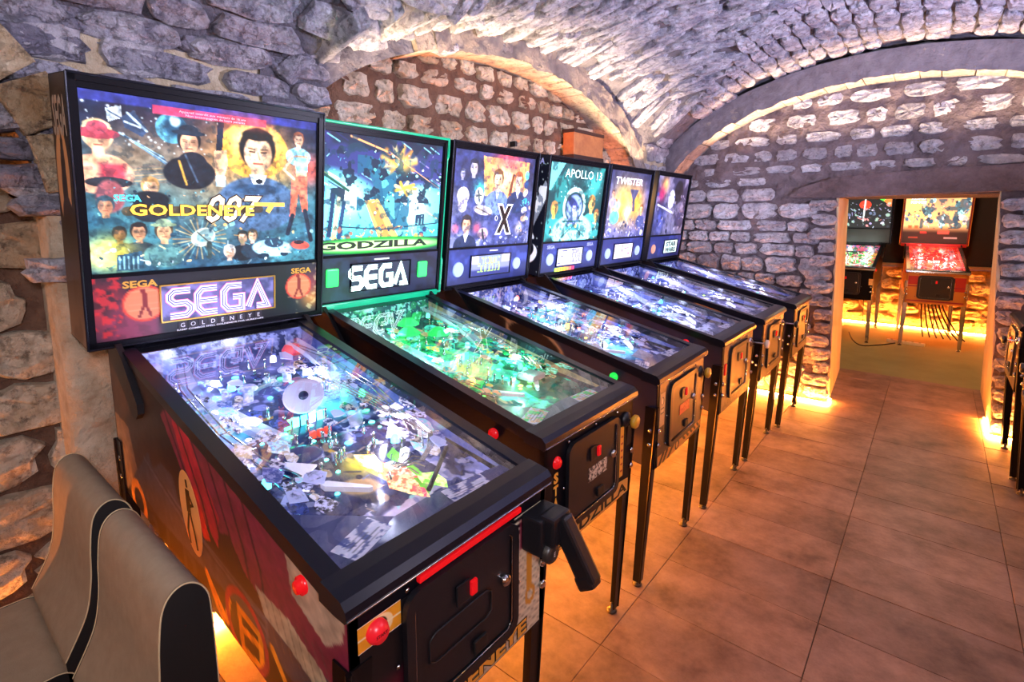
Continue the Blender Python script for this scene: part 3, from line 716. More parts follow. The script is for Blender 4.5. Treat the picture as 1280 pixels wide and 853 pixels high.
def m_head():
    mb = MB(); W_, D = .356, -.182
    mb.box(-W_, W_, 0, BH, D, D + .012, M=BM); mb.box(-W_, -W_ + .018, 0, BH, D, 0, M=BM); mb.box(W_ - .018, W_, 0, BH, D, 0, M=BM)
    mb.box(-W_, W_, BH - .018, BH, D, 0, M=BM); mb.box(-W_, W_, 0, .018, D, 0, M=BM)
    mb.box(-W_ + .018, -.334, .018, BH - .018, -.03, -.006, M=BM); mb.box(.334, W_ - .018, .018, BH - .018, -.03, -.006, M=BM)
    mb.box(-.334, .334, BH - .034, BH - .018, -.03, -.006, M=BM); mb.box(-.334, .334, .204 * BH / .739, .215, -.03, -.003, M=BM)
    return mb.mesh('backbox')
def m_edge():
    mb = MB(); W_ = .357
    for a, b in (((-W_, 0), (-W_, BH)), ((-W_, BH), (W_, BH)), ((W_, BH), (W_, 0)), ((W_, 0), (-W_, 0))):
        mb.tube([BM @ Vector((a[0], a[1], 0)), BM @ Vector((b[0], b[1], 0))], .0035, 6)
    return mb.mesh('edge_trim')
def m_hinge(s):
    mb = MB(); y0, y1 = sorted((s * .282, s * .298))
    pts = [(-1.18, 1.19), (-1.10, 1.19), (-1.05, 1.15), (-.955, 1.045), (-.955, 1.015), (-.975, .997), (-1.005, 1.0), (-1.03, 1.03), (-1.16, 1.13)]
    mb.prism(pts, 'y', y0, y1); return mb.mesh('hinge_arm')
def m_door_frame():
    def rr(y0, y1, z0, z1, r, n=4):
        out = []
        for (cy, cz, a0) in ((y1 - r, z1 - r, 0), (y0 + r, z1 - r, 90), (y0 + r, z0 + r, 180), (y1 - r, z0 + r, 270)):
            for k in range(n + 1): a = R(a0 + 90 * k / n); out.append((cy + r * math.cos(a), cz + r * math.sin(a)))
        return out
    o = rr(-.172, .158, .592, .872, .035); i = rr(-.152, .138, .612, .852, .022); mb = MB(); n = len(o)
    vs = [(0, y, z) for y, z in o] + [(.013, y, z) for y, z in o] + [(.013, y, z) for y, z in i] + [(.001, y, z) for y, z in i]
    mb.add(vs, [(k * n + j, k * n + (j + 1) % n, (k + 1) * n + (j + 1) % n, (k + 1) * n + j) for k in range(3) for j in range(n)])
    return mb.mesh('door_frame')
def m_door(): 
    mb = MB(); mb.box(0, .006, -.148, .134, .616, .848, .0025); return mb.mesh('coin_door')

def lathe_part(name, prof, c, axis, material, parent, n=18):
    mb = MB(); mb.lathe(prof, c, axis, n); return mb.build(name, material, parent)
def plate(name, parent, pts, h, material, th=.003):
    """flat polygon standing h above the playfield"""
    mb = MB(); n = len(pts); a = [BP(x, y, h) for x, y in pts]; b = [BP(x, y, h + th) for x, y in pts]
    mb.add(a + b, [tuple(range(n)), tuple(range(n, 2 * n))] + [(i, (i + 1) % n, n + (i + 1) % n, n + i) for i in range(n)]); return mb.build(name, material, parent)

def playfield(root, cfg, rich):
    pal = cfg['pal']; rng = random.Random(cfg['seed']); W = {3: 230, 2: 120, 1: 70}[rich]
    c = Canvas(W, int(W * 1.9), cfg.get('base', '#2a3160'), cfg['seed'])
    c.mottle(5, pal[0], .45, .5, .9); c.mottle(9, pal[1], .55, .6, .9); c.mottle(14, pal[2], .58, .62, .9)
    c.box_noise(260 if rich > 2 else 110, 0, 0, 1, .86, pal, .006, .028); c.mottle(26, pal[1], .58, .61, .8); c.mottle(30, pal[0], .60, .63, .7)
    cfg['paint'](c) if cfg.get('paint') else None
    c.grad(0, .16, pal[2], inv=True, al=.9); c.grad(0, .12, cfg.get('base', '#2a3160'), inv=True, al=.6); c.shade(20, .2)
    sheet('playfield', root, c, BP(-1.085, -.26), (0, .52, 0), BP(-.062, 0) - BP(-1.085, 0), PLAYPRINT)
    liner = mat('liner_' + str(cfg['seed']), pal[4], .12, noise=(14, pal[2], .2), emit=.12)  # lavender mottle and slight glow stand in for mirrored playfield light
    for s in (-1, 1):
        mb = MB(); mb.prism([(-.065, .90), (-.065, zgl(-.065) - .006), (-1.08, zgl(-1.08) - .006), (-1.08, 1.05)], 'y', *sorted((s * .2575, s * .2605))); mb.build('side_liner', liner, root)
    # playfield sheet runs: v=0 at the back, v=1 at the player
    b = Canvas(120, 34, cfg.get('base', '#2a3160'), cfg['seed'] + 3); b.mottle(3, pal[2], .4, .6, .9); b.mottle(6, pal[1], .52, .56, .8); b.mottle(12, pal[5], .58, .62, .7)
    sheet('backboard', root, b, (-1.075, -.255, 1.155), (0, .51, 0), (0, 0, -.14), PLAYPRINT)
    # apron with two instruction cards
    mb = MB(); mb.add([BP(-.064, -.257, .04), BP(-.064, .257, .04), BP(-.12, .257, .035), BP(-.16, .06, .02), BP(-.155, -.06, .02), BP(-.24, -.19, .035), BP(-.30, -.257, .035)], [(0, 1, 2, 3, 4, 5, 6)])
    mb.build('apron', mat('apron_' + str(cfg['seed']), cfg.get('apron', '#3a4170'), .3), root)
    for (cx, cy, ang, w_, h_) in ((-.12, -.165, .35, .12, .06), (-.10, .11, -.1, .12, .05)):
        k = Canvas(36, 20, '#cdd2ee', cfg['seed'] + 9); k.mottle(4, pal[3], .5, .55); k.mottle(5, pal[4], .58, .6)
        for q in range(5): k.line([(.15, .2 + q * .14), (.85 - .1 * (q % 3), .2 + q * .14)], .03, '#1a2040', .6)
        o = BP(cx, cy, .044); du = Vector((-math.sin(ang), math.cos(ang), 0)); dv = Vector((math.cos(ang), math.sin(ang), -.12))
        sheet('instruction_card', root, k, o - du * w_ / 2 - dv * h_ / 2, du * w_, dv * h_, PRINT)
    # flippers, slingshots, lane guides
    for s in (-1, 1):
        mb = MB(); p0 = BP(-.33, s * .115, .02); p1 = BP(-.262, s * .045, .02); d = (p1 - p0).normalized(); q = Vector((-d.y, d.x, 0)).normalized(); u3 = Vector((0, 0, .006))
        ring = [p0 - q * .013, p1 - q * .006, p1 + d * .007, p1 + q * .006, p0 + q * .013, p0 - d * .012]
        n = len(ring); mb.add([v - u3 for v in ring] + [v + u3 for v in ring], [tuple(range(n)), tuple(range(n, 2 * n))] + [(i, (i + 1) % n, n + (i + 1) % n, n + i) for i in range(n)])
        mb.build('flipper', mat('flipper_white', '#e8e6f4', .3), root)
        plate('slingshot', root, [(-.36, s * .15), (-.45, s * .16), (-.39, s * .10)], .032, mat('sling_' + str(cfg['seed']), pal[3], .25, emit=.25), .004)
        mb = MB(); mb.tube([BP(-.50, s * .20, .03), BP(-.36, s * .20, .03), BP(-.30, s * .15, .03)], .0035, 6); mb.build('lane_guide', CHROME, root)
    # pop bumpers
    for (bx, by) in cfg.get('bumpers', [(-.82, -.06), (-.72, .06), (-.88, .09)]):
        lathe_part('bumper', [(.014, 0), (.014, .03), (.026, .034), (.028, .040), (.020, .047), (0, .049)], tuple(BP(bx, by)), 'z', mat('bumper_cap_%d' % cfg['seed'], pal[2], .2, emit=.3, noise=(60, pal[0], .1)), root)
    # printed plastics, posts and domes
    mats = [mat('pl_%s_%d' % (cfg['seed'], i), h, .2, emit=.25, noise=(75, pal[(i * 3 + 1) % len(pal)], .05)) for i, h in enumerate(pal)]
    N_ = {3: 130, 2: 70, 1: 18}[rich]
    for i in range(N_):
        x = -rng.uniform(.26, .95); side = rng.random()
        y = rng.uniform(.12, .245) * rng.choice((-1, 1)) if side < .6 else rng.uniform(-.22, .22)
        if x > -.5 and abs(y) < .13: y = math.copysign(rng.uniform(.15, .24), y)
        a = rng.uniform(.010, .032); n = rng.randint(4, 7); ph = rng.uniform(0, 6)
        pts = [(x + a * rng.uniform(.6, 1.2) * math.cos(ph + 2 * math.pi * k / n) * 1.2, max(-.25, min(.25, y + a * rng.uniform(.5, 1.1) * math.sin(ph + 2 * math.pi * k / n)))) for k in range(n)]
        plate('printed_plastic', root, pts, rng.choice((.022, .03, .042, .055)), rng.choice(mats))
    pm = shared(('post',), lambda: (lambda mb: (mb.lathe([(.006, 0), (.006, .012), (.004, .016), (.004, .028), (.006, .032), (0, .036)], (0, 0, 0), 'z', 8), mb.mesh('post'))[1])(MB()))
    for i in range({3: 60, 2: 26, 1: 6}[rich]):
        o = link('post', pm, CHROME, root); o.location = BP(-rng.uniform(.36, 1.02), rng.uniform(-.24, .24))
    for i in range({3: 44, 2: 30, 1: 10}[rich]):
        col = rng.choice(cfg['glow']); me = shared(('ins', col), lambda: (lambda mb: (mb.lathe([(.011, 0), (.010, .002), (.006, .0035), (0, .004)], (0, 0, 0), 'z', 12), mb.mesh('insert_lamp'))[1])(MB()))
        o = link('insert_lamp', me, insert_mat(col, cfg.get('ge', 3.0)), root); o.location = BP(-rng.uniform(.27, 1.0), rng.uniform(-.22, .22), .0015); sc_ = rng.uniform(.4, 1.0); o.scale = (sc_, sc_, 1)
    for i in range({3: 7, 2: 5, 1: 3}[rich]):
        col = rng.choice(cfg['glow']); me = shared(('dome', col), lambda: (lambda mb: (mb.lathe([(.010, 0), (.010, .012), (.007, .02), (0, .023)], (0, 0, 0), 'z', 12), mb.mesh('lamp_dome'))[1])(MB()))
        o = link('lamp_dome', me, insert_mat(col, cfg.get('ge', 3.0) * 1.6), root); o.location = BP(-rng.uniform(.35, 1.02), rng.choice((-1, 1)) * rng.uniform(.08, .235), .03)
    # ramps: clear channel with side walls, then wire rails home
    for s, x1, x2 in ((-1, -.55, -.98), (1, -.52, -1.0)):
        mb = MB(); P = []; M_ = 14
        for k in range(M_ + 1):
            t = k / M_; x = x1 + (x2 - x1) * t; y = s * (.10 + .09 * math.sin(t * 2.2)); P.append((x, y, .008 + .06 * t))
        for (o1, h1, o2, h2) in ((-.02, 0, .02, 0), (-.02, 0, -.021, .018), (.02, 0, .021, .018)):
            vs = [BP(x, y + o1, h + h1) for x, y, h in P] + [BP(x, y + o2, h + h2) for x, y, h in P]; n = M_ + 1
            mb.add(vs, [(k, k + 1, n + k + 1, n + k) for k in range(M_)], True)
        mb.build('ramp', CLEAR, root)
        mb = MB()
        for dy in (-.009, .009):
            mb.tube([BP(-1.0, s * (.17) + dy, .068), BP(-.85, s * .215 + dy, .065), BP(-.6, s * .222 + dy, .058), BP(-.45, s * .20 + dy, .05), BP(-.36, s * .165 + dy, .045)], .0022, 6)
        for k in range(6):
            x = -.9 + k * .1; yy = s * (.215 if x < -.5 else .20); mb.tube([BP(x, yy - .012, .055), BP(x, yy + .012, .055)], .0018, 5)
        mb.build('wire_ramp', CHROME, root)
    # target bank
    for k in range(5 if rich > 1 else 3):
        mb = MB(); p = BP(-.62, -.05 + k * .024); mb.box(p.x, p.x + .004, p.y - .009, p.y + .009, p.z, p.z + .028, .001); mb.build('target', insert_mat(rng.choice(cfg['glow']), .8), root)
    for (x, y, pw) in cfg.get('lamps', [(-.30, .02, .7), (-.45, .16, .8), (-.62, -.14, 1), (-.78, .12, 1), (-.88, -.12, .6)]):
        d = shared(('pl', cfg['lampcol'], round(pw * cfg['lampw'], 2)), lambda: bpy.data.lights.new('playfield_lamp', 'POINT')); d.energy = pw * cfg['lampw']; d.color = cfg['lampcol']; d.shadow_soft_size = .015
        o = bpy.data.objects.new('playfield_lamp', d); COL.objects.link(o); o.parent = root; o.location = BP(x, y, .066)

def speaker_part(root, y, s, r=.036, material=None, name='speaker_grille'):
    mb = MB(); c = bbp(y, s, -.004); MM = Matrix((BU, BV, BN)).transposed().to_4x4(); MM.translation = c
    t = MB(); t.lathe([(0, .004), (r * .35, .0045), (r * .9, .003), (r, .007), (r * 1.08, .005), (r * 1.1, 0)], (0, 0, 0), 'z', 24)
    mb.add([MM @ Vector(v) for v in t.v], t.f, True); return mb.build(name, material, root)

def framebox(mb, y0, y1, s0, s1, wd, c0, c1):
    """rectangular rim on the backbox face, in (across, up) metres"""
    mb.box(y0, y1, s0, s0 + wd, c0, c1, M=BM); mb.box(y0, y1, s1 - wd, s1, c0, c1, M=BM); mb.box(y0, y0 + wd, s0, s1, c0, c1, M=BM); mb.box(y1 - wd, y1, s0, s1, c0, c1, M=BM)

def pinball(loc, rz, label, cfg, rich=3, group='row of pinball machines along the left wall'):
    root = empty('pinball_machine', loc, rz); tag(root, label, 'pinball machine', group)
    cm = cfg.get('body', BLACK)
    cab = link('cabinet', shared(('cab', cm.name), m_cabinet), cm, root)
    for s in (-1, 1): link('side_rail', shared(('rail', s, cfg.get('rail', RAIL).name), lambda: m_rail(s)), cfg.get('rail', RAIL), root)
    link('lockdown_bar', shared(('bar', cfg.get('bar', RAIL).name), m_bar), cfg.get('bar', RAIL), root)
    link('playfield_glass', shared(('glass',), m_glass), GLASS, root)
    lm = cfg.get('leg', LEG)
    for sx in (0, 1):
        for sy in (-1, 1):
            lg = link('leg', shared(('leg', sx, sy, lm.name), lambda: m_leg(sx, sy)), lm, root)
            link('leveler', shared(('foot', sx, sy), lambda: m_foot(sx, sy)), STEEL, lg); 
            for z in ((.70, .64) if sx else (.80, .74)):
                for ax in (0, 1): link('leg_bolt', shared(('bolt', sx, sy, z, ax), lambda: m_bolt(sx, sy, z, ax)), CHROME, lg)
    # backbox
    hm = cfg.get('head', BLACK); link('backbox', shared(('head', hm.name), m_head), hm, root); link('edge_trim', shared(('edge', cfg.get('trim', RAIL).name), m_edge), cfg.get('trim', RAIL), root)
    mb = MB(); mb.box(-.24, .24, -.02, .012, -.175, -.03, M=BM); mb.build('neck', hm, root)
    for s in (-1, 1): link('hinge_arm', shared(('hinge', s), lambda: m_hinge(s)), BLACK_TEX, root)
    W, H = {3: (300, 236), 2: (120, 92), 1: (80, 62)}[rich if not cfg.get('artres') else cfg['artres']]
    a = Canvas(W, H, '#10142c', cfg['seed'] + 50); cfg['art'](a)
    o = sheet('translite', root, a, bbp(-.334, .952, -.012 if not cfg.get('fullart') else .001), BU * .668, -BV * (.952 * BH - (.215 if not cfg.get('fullart') else .03)), LITPRINT)
    if cfg.get('art_text'): cfg['art_text'](o)
    if cfg.get('fullart'): cfg['panel_skip'] = 1
    sp = Canvas(150 if rich == 3 else 80, 44 if rich == 3 else 26, '#14172e', cfg['seed'] + 60); 
    if cfg.get('panel'): cfg['panel'](sp)
    else: sp.mottle(4, '#20264a', .4, .6)
    o = sheet('speaker_panel', root, sp, bbp(-.336, .276, -.005), BU * .672, -BV * (.276 - .025) * BH, cfg.get('panel_mat', PRINT))
    if cfg.get('panel_parts'): cfg['panel_parts'](root, o)
    # front: coin door and buttons
    fm = cfg.get('front', BLACK_TEX)
    if fm is not BLACK_TEX:
        mb = MB(); mb.box(0, .003, -.262, .262, zbot(0) + .004, ztop(0) - .004, .001); mb.build('front_plate', fm, root)
    fr = link('door_frame', shared(('df', cfg.get('frame', BLACK_TEX).name), m_door_frame), cfg.get('frame', BLACK_TEX), root); fr.location.x = .0035
    rim = shared(('rim',), lambda: (lambda mb: (mb.tube([(.0135, y, z) for y, z in ((-.150, .63), (-.150, .838), (-.136, .853), (.120, .853), (.136, .838), (.136, .63), (.120, .613), (-.136, .613), (-.150, .63))], .0016, 5), mb.mesh('door_edge_highlight'))[1])(MB()))
    link('door_edge_highlight', rim, CHROME, root)  # thin chrome tube added as the bright highlight along the door edge
    edge = shared(('bedge',), lambda: (lambda mb: (mb.tube([(.0125, -.29, .903), (.0125, .29, .903)], .0022, 6), mb.mesh('bar_edge'))[1])(MB())); link('bar_edge', edge, CHROME, root)
    dr = link('coin_door', shared(('dr', fm.name), m_door), fm, root); dr.location.x = .0035
    rc = cfg.get('reject', RED)
    for k in (0,):
        mb = MB(); mb.box(.009, .014, -.032 + k - .012, -.032 + k + .026, .775, .82, .002); mb.build('coin_slot', BLACK_TEX, dr)
        mb = MB(); mb.box(.013, .021, k - .008, k + .010, .782, .815, .003); mb.build('coin_reject', rc, dr)
    lathe_part('door_lock', [(.014, .008), (.014, .016), (.008, .020), (0, .021)], (0, .112, .745), 'x', CHROME, dr, 14)
    mb = MB(); mb.box(.008, .016, .005, .045, .632, .662, .003); mb.build('coin_return', RUBBER, dr)
    cb = shared(('cb',), lambda: (lambda mb: (mb.lathe([(0, .003), (.005, .004), (.005, .007), (0, .009)], (0, 0, 0), 'x', 8), mb.mesh('carriage_bolt'))[1])(MB()))
    for (y, z) in ((-.16, .88), (0, .885), (.15, .88), (-.185, .74), (-.185, .62), (.17, .70)): link('carriage_bolt', cb, CHROME, root, (0, y, z))
    for s in (-1, 1):
        lathe_part('flipper_button', [(.018, s * .28), (.018, s * .288), (.014, s * .289), (.012, s * .296), (0, s * .297)][::1], (-.14 if cfg['seed'] == 1 else -.19, 0, ztop(-.14) - .045), 'y', cfg.get('button', RED), root, 16)
    if cfg.get('plunger'):
        km = cfg['plunger']; mb = MB(); mb.lathe([(.028, .002), (.028, .008), (.018, .014), (.01, .018)], (0, .222, .832), 'x', 20); mb.tube([(.01, .222, .832), (cfg.get('rod', .030), .222, .832)], .005, 8); pp = mb.build('plunger', CHROME if cfg.get('rod', .030) > .04 else BLACK_TEX, root)
        x = cfg.get('rod', .030); lathe_part('plunger_knob', [(0, x - .004), (.014, x - .004), (.024, x + .004), (.025, x + .014), (.020, x + .019), (0, x + .020)], (0, .222, .832), 'x', km, pp, 20)
    if cfg.get('extra'): cfg['extra'](root, cab)
    playfield(root, cfg, rich)
    mb = MB(); mb.tube([(-1.24, .1, .8), (-1.27, .1, .4), (-1.275, .12, .05), (-1.24, .15, .012), (-1.1, .2, .008)], .005, 6); mb.build('power_cord', RUBBER, root)
    return root

# ------------------------------------------------------------------ printed art and lettering of each machine
def A1(X, Y):
    yt = 75 + .153 * (X - 165); yb = 875 - .06 * (X - 222); xl = 165 + .07 * (Y - 75); xr = 1148; t = (X - xl) / (xr - xl)
    return (t / (1.25 - .25 * t), (Y - yt) / (yb - yt))
def art_spy(c):
    F = lambda X, Y, z, **k: c.figure(*A1(X, Y), z / 800, **k)
    c.grad(.1, .75, '#3c7f8c', al=.95); c.mottle(4, '#0c1a3a', .45, .6, .7); c.glow(.5, .42, .3, '#d98a48', .8); c.glow(.16, .35, .16, '#d8965c', .6); c.glow(.75, .38, .2, '#f0a040', .7)
    c.rect(0, .38, 1, 1, '#2c6878', .5, .5)
    c.stars(110, .0, .04, .6, .3); c.ell(*A1(535, 245), .062, .085, '#4f93ac'); c.ell(*A1(548, 235), .045, .062, '#1d4560', 0, .4); c.ell(*A1(548, 215), .02, .03, '#b8e4f0', 0, .5)
    c.glow(*A1(880, 330), .17, '#ffb040', .9); c.ell(*A1(880, 340), .165, .185, '#f5a63e', 0, .05); c.ell(*A1(880, 300), .10, .10, '#ffd98a', 0, .9); c.glow(.96, .34, .1, '#e05040', .8)
    # satellite and jets
    c.poly([A1(275, 160), A1(335, 150), A1(340, 200), A1(285, 215)], '#c6d8e6'); c.line([A1(285, 170), A1(335, 200)], .008, '#3a4a60'); c.poly([A1(335, 195), A1(385, 170), A1(440, 250), A1(420, 280), A1(350, 240)], '#2a3c58'); c.line([A1(360, 180), A1(435, 255)], .012, '#a8c4d8'); c.line([A1(350, 215), A1(410, 240)], .01, '#d4ecf8')
    for k in range(4): c.line([A1(330 + 20 * k, 262 + 14 * k), A1(500 + 8 * k, 365 + 12 * k)], .010, ('#9cc8dc', '#33506c', '#d0eaf4', '#6c98b4')[k])
    for k in range(7): c.line([A1(180, 420 + 12 * k), A1(560, 395 + 12 * k)], .006, '#e8b070' if k % 2 else '#7c5a50', .5)
    # collage of anonymous portraits
    F(245, 275, 120, hair='#e2c690', skin='#efb48c', coat='#e9a884'); c.ell(*A1(243, 262), .075, .03, '#a23a4a'); c.ell(*A1(243, 238), .035, .035, '#b8485a'); c.ell(*A1(270, 405), .085, .07, '#efb088'); c.rect(A1(225, 0)[0], A1(0, 0)[1] + .44, A1(330, 0)[0], .49, '#c03a48', .02); c.ell(*A1(290, 470), .08, .03, '#20242c')
    c.ell(*A1(295, 530), .05, .09, '#8a4a50', 0, .2)
    F(605, 300, 110, hair='#12161e', coat='#14171f', skin='#d9a27c', hat='#1a2634'); c.ell(*A1(620, 395), .062, .075, '#161a24'); c.line([A1(565, 380), A1(595, 480)], .012, '#d8a040'); c.line([A1(590, 355), A1(640, 470)], .01, '#384a60')
    F(450, 490, 80, hair='#a27c48', coat='#1a222c', skin='#ecb88c'); c.ell(*A1(450, 545), .075, .05, '#10161e', 0, .2)
    F(892, 345, 205, hair='#15120f', skin='#eab68a', coat='#3c5878', collar='#e4f0f8'); c.ell(*A1(898, 470), .018, .016, '#101418'); c.ell(*A1(892, 505), .12, .035, '#23405e', 0, .2)
    c.poly([A1(722, 212), A1(748, 208), A1(742, 340), A1(715, 340)], '#151c2c'); c.poly([A1(705, 340), A1(760, 335), A1(765, 400), A1(750, 450), A1(715, 440)], '#e8b080'); c.rect(A1(715, 440)[0], A1(735, 445)[1], A1(755, 440)[0], A1(735, 490)[1], '#bfe4f4')
    # standing woman
    F(1068, 295, 70, hair='#6a3c28', skin='#e8b48a', coat='#8fd4e8'); c.poly([A1(1045, 360), A1(1110, 365), A1(1105, 460), A1(1060, 450)], '#e6ac80'); c.poly([A1(1045, 365), A1(1105, 372), A1(1110, 430), A1(1062, 432)], '#8ad6ec')
    c.poly([A1(1040, 450), A1(1108, 450), A1(1112, 600), A1(1088, 605), A1(1070, 520), A1(1055, 630), A1(1032, 625)], '#d8684c'); c.line([A1(1045, 620), A1(1025, 700)], .03, '#141d30'); c.line([A1(1100, 600), A1(1128, 730)], .03, '#141d30'); c.line([A1(1040, 370), A1(1005, 420), A1(1050, 460)], .018, '#e8b48a')
    # lower row
    F(275, 570, 75, hair='#2c4a58', coat='#1c4a5e', skin='#c98c68'); F(330, 695, 62, hair='#141a20', coat='#1e2e3c', skin='#6c4434'); F(405, 685, 75, hair='#1e1a1c', coat='#24343e', skin='#d89c74'); F(505, 685, 85, hair='#3a3428', coat='#4a7878', skin='#d8a478', hat='#7c9474')
    c.glow(*A1(300, 780), .09, '#f4e84c', .95); c.glow(*A1(250, 790), .06, '#fff08a', .8); c.poly([A1(320, 790), A1(420, 770), A1(425, 850), A1(320, 860)], '#24485c'); 
    for k in range(5): c.line([A1(330 + 18 * k, 795), A1(332 + 18 * k, 850)], .006, '#9cd8e4')
    for k in range(26):
        a = k * .242; c.line([A1(650, 720), A1(650 + 110 * math.cos(a), 720 + 90 * math.sin(a))], .006, ('#f0d488', '#c08a44', '#6ca8a8')[k % 3], .7)
    c.ell(*A1(665, 712), .055, .055, '#c8d4c4', -.6, .08); c.ell(*A1(672, 706), .042, .038, '#6c8c8c', -.6, .2); c.line([A1(690, 740), A1(690, 800)], .03, '#2a3c3c'); c.line([A1(640, 690), A1(700, 745)], .006, '#2a2c28')
    F(830, 715, 62, hair='#202020', skin='#e8b890', coat='#10141c'); F(872, 708, 60, hair='#5a4630', skin='#eec098', coat='#1c2c3c'); F(775, 780, 66, hair='#b8b8b0', skin='#e0b898', coat='#3c6c84')
    c.ell(*A1(960, 765), .105, .06, '#9fd4ea', .1, .12); c.ell(*A1(965, 740), .05, .035, '#24425c', .1, .1); c.ell(*A1(920, 800), .03, .02, '#0e2234'); c.ell(*A1(1010, 790), .022, .018, '#0e2234'); c.line([A1(880, 770), A1(1040, 785)], .008, '#e4f8ff'); c.ell(*A1(1080, 752), .055, .032, '#c8483c', .15, .1); c.ell(*A1(1075, 740), .03, .014, '#2a1820')
    c.box_noise(90, .02, .78, .98, .98, ['#9ce0ec', '#16384c', '#d8eef0', '#3c7c8c', '#e8c880'], .006, .018); c.box_noise(50, .45, .55, .65, .8, ['#e8b060', '#16384c', '#7cc8d0', '#3a2c28'], .008, .02)
    c.box_noise(60, .02, .45, .45, .7, ['#2c6878', '#0e2438', '#d8a878', '#74b8c8'], .004, .010)
    c.mottle(34, '#0c2030', .6, .68, .35)
    # plate behind the title, banner, dark top band
    c.line([A1(360, 595), A1(900, 590)], .052, '#3a2a18', .8); c.rect(0, 0, 1, .055, '#262d74', .01); c.rect(.25, .035, .73, .082, '#c8385e', .004); c.rect(.55, .035, .73, .082, '#e04a44', .1, .7)
    c.shade(30, .22)
def u1(u, v, c=-.010): return bbp(-.334 + .668 * u, .952 - v * (.952 - .215 / BH), c)
def art_text_spy(o):
    cy = mat('cyan_print', '#3cd0e0', .4, emit=.9, ecol='#50d8e8'); go = mat('gold_lit_print', '#e8b23c', .4, emit=1.0, ecol='#f0b840'); cr = mat('cream_lit_print', '#f2dcb0', .4, emit=1.0, ecol='#f6dfb4'); dk = mat('dark_lit_print', '#2a1408', .4, emit=.05)
    lettering('title_lettering', o, 'GOLDENEYE', u1(.405, .665, -.0085), BU, BV, .032, go, .352, bold=.03, halo=dk, halo_w=.03)
    lettering('title_lettering', o, '007', u1(.545, .705, -.0104), BU, BV, .084, cr, .185, shear=.35, bold=.02, halo=dk, halo_w=.035)
    mb = MB(); ribbon(mb, [(0, 0), (.105, 0)], .013, lambda x, y: u1(.665, .590, -.0085) + BU * x + BV * y); ribbon(mb, [(.062, 0), (.045, -.026)], .016, lambda x, y: u1(.665, .590, -.0085) + BU * x + BV * y); mb.build('title_flourish', go, o)
    lettering('badge_lettering', o, 'SEGA', u1(.14, .585), BU, BV, .018, cy, .066, bold=.03)
    lettering('notice_lettering', o, 'Appareil interdit aux mineurs de 16 ans', u1(.49, .056), BU, BV, .0065, WHITE, .19); lettering('notice_lettering', o, 'Non accompagnés de leurs parents', u1(.50, .075), BU, BV, .0065, WHITE, .17)
def panel_spy(c):
    c.mottle(3, '#0c1228', .3, .6); c.glow(.02, .45, .35, '#e0202a', .9); c.glow(.12, .85, .5, '#8c2a48', .8); c.mottle(7, '#1a0a18', .5, .58, .7, mask=(c.U < .3) * 1.0); c.ell(.17, .72, .13, .42, '#9c2c50', 0, .3, .6); c.mottle(9, '#e8222a', .55, .62, .8, mask=(c.U < .1) * 1.)
    c.glow(.97, .7, .22, '#f0a040', .9); c.glow(.97, .4, .25, '#b03048', .7); c.mottle(8, '#fff0a8', .62, .7, .6, mask=(c.U > .88) * 1.); c.rect(.24, 0, .84, 1, '#0a0c18', .04)
    for (u, v, r) in ((.182, .46, .29), (.895, .45, .25)):
        c.ell(u, v, r / c.a * 1.0, r, '#e8402c', 0, .04); c.ell(u, v, r / c.a * .88, r * .88, '#f08a5a', 0, .05); 
        for k in range(5): c.line([(u - .06, v - .2 + k * .1), (u + .06, v - .2 + k * .1)], .012, '#f4b07c', .5)
        c.line([(u, v - .14), (u, v + .02)], .07, '#8c1c1c'); c.line([(u, v), (u - .022, v + .2)], .04, '#8c1c1c'); c.line([(u, v), (u + .022, v + .2)], .04, '#8c1c1c'); c.ell(u - .004, v - .2, .010, .04, '#8c1c1c')
def bs(y, h, c=-.003): return bbp(y, h / BH, c)
def panel_parts_spy(root, o):
    mb = MB(); framebox(mb, -.177, .177, .052, .170, .004, -.004, .001); mb.build('display_frame', mat('gold_frame', '#d8a84c', .3, .5), o)
    d = Canvas(60, 22, '#3c3c64', 5); d.mottle(5, '#6c68a0', .4, .6); d.glow(.5, .5, .5, '#7c6ca8', .5)
    dd = sheet('display', root, d, bs(-.172, .166), BU * .344, -BV * .110, SOFTLIT)
    neon_word(root, 'display_lettering', 'SEGA', bs(-.004, .070, 0), BU, BV, .078, .312, (NEON_P, NEON_L, NEON_D, NEON_L), ((.30, .0004), (.25, .0008), (.12, .0012), (.05, .0016)))
    lettering('badge_lettering', o, 'SEGA', bs(-.225, .170), BU, BV, .020, GOLD, .088, bold=.035); lettering('badge_lettering', o, 'SEGA', bs(.275, .170), BU, BV, .019, GOLD, .078, bold=.035)
    mb = MB()
    for i in range(9): 
        x = -.118 + i * .0295; mb.box(x - .012, x + .012, .026, .048, -.005, -.0025, M=BM)
    mb.build('letter_tile', mat('letter_tile', '#2c2430', .4), o)
    for i, ch in enumerate('GOLDENEYE'): lettering('tile_lettering', o, ch, bs(-.118 + i * .0295, .030, -.002), BU, BV, .014, WHITE)
    lettering('panel_lettering', o, 'RAMP COMBOS SPELL GOLDENEYE FOR HURRY-UPS', bs(0, .019, -.003), BU, BV, .0055, WHITE, .27, bold=.02)

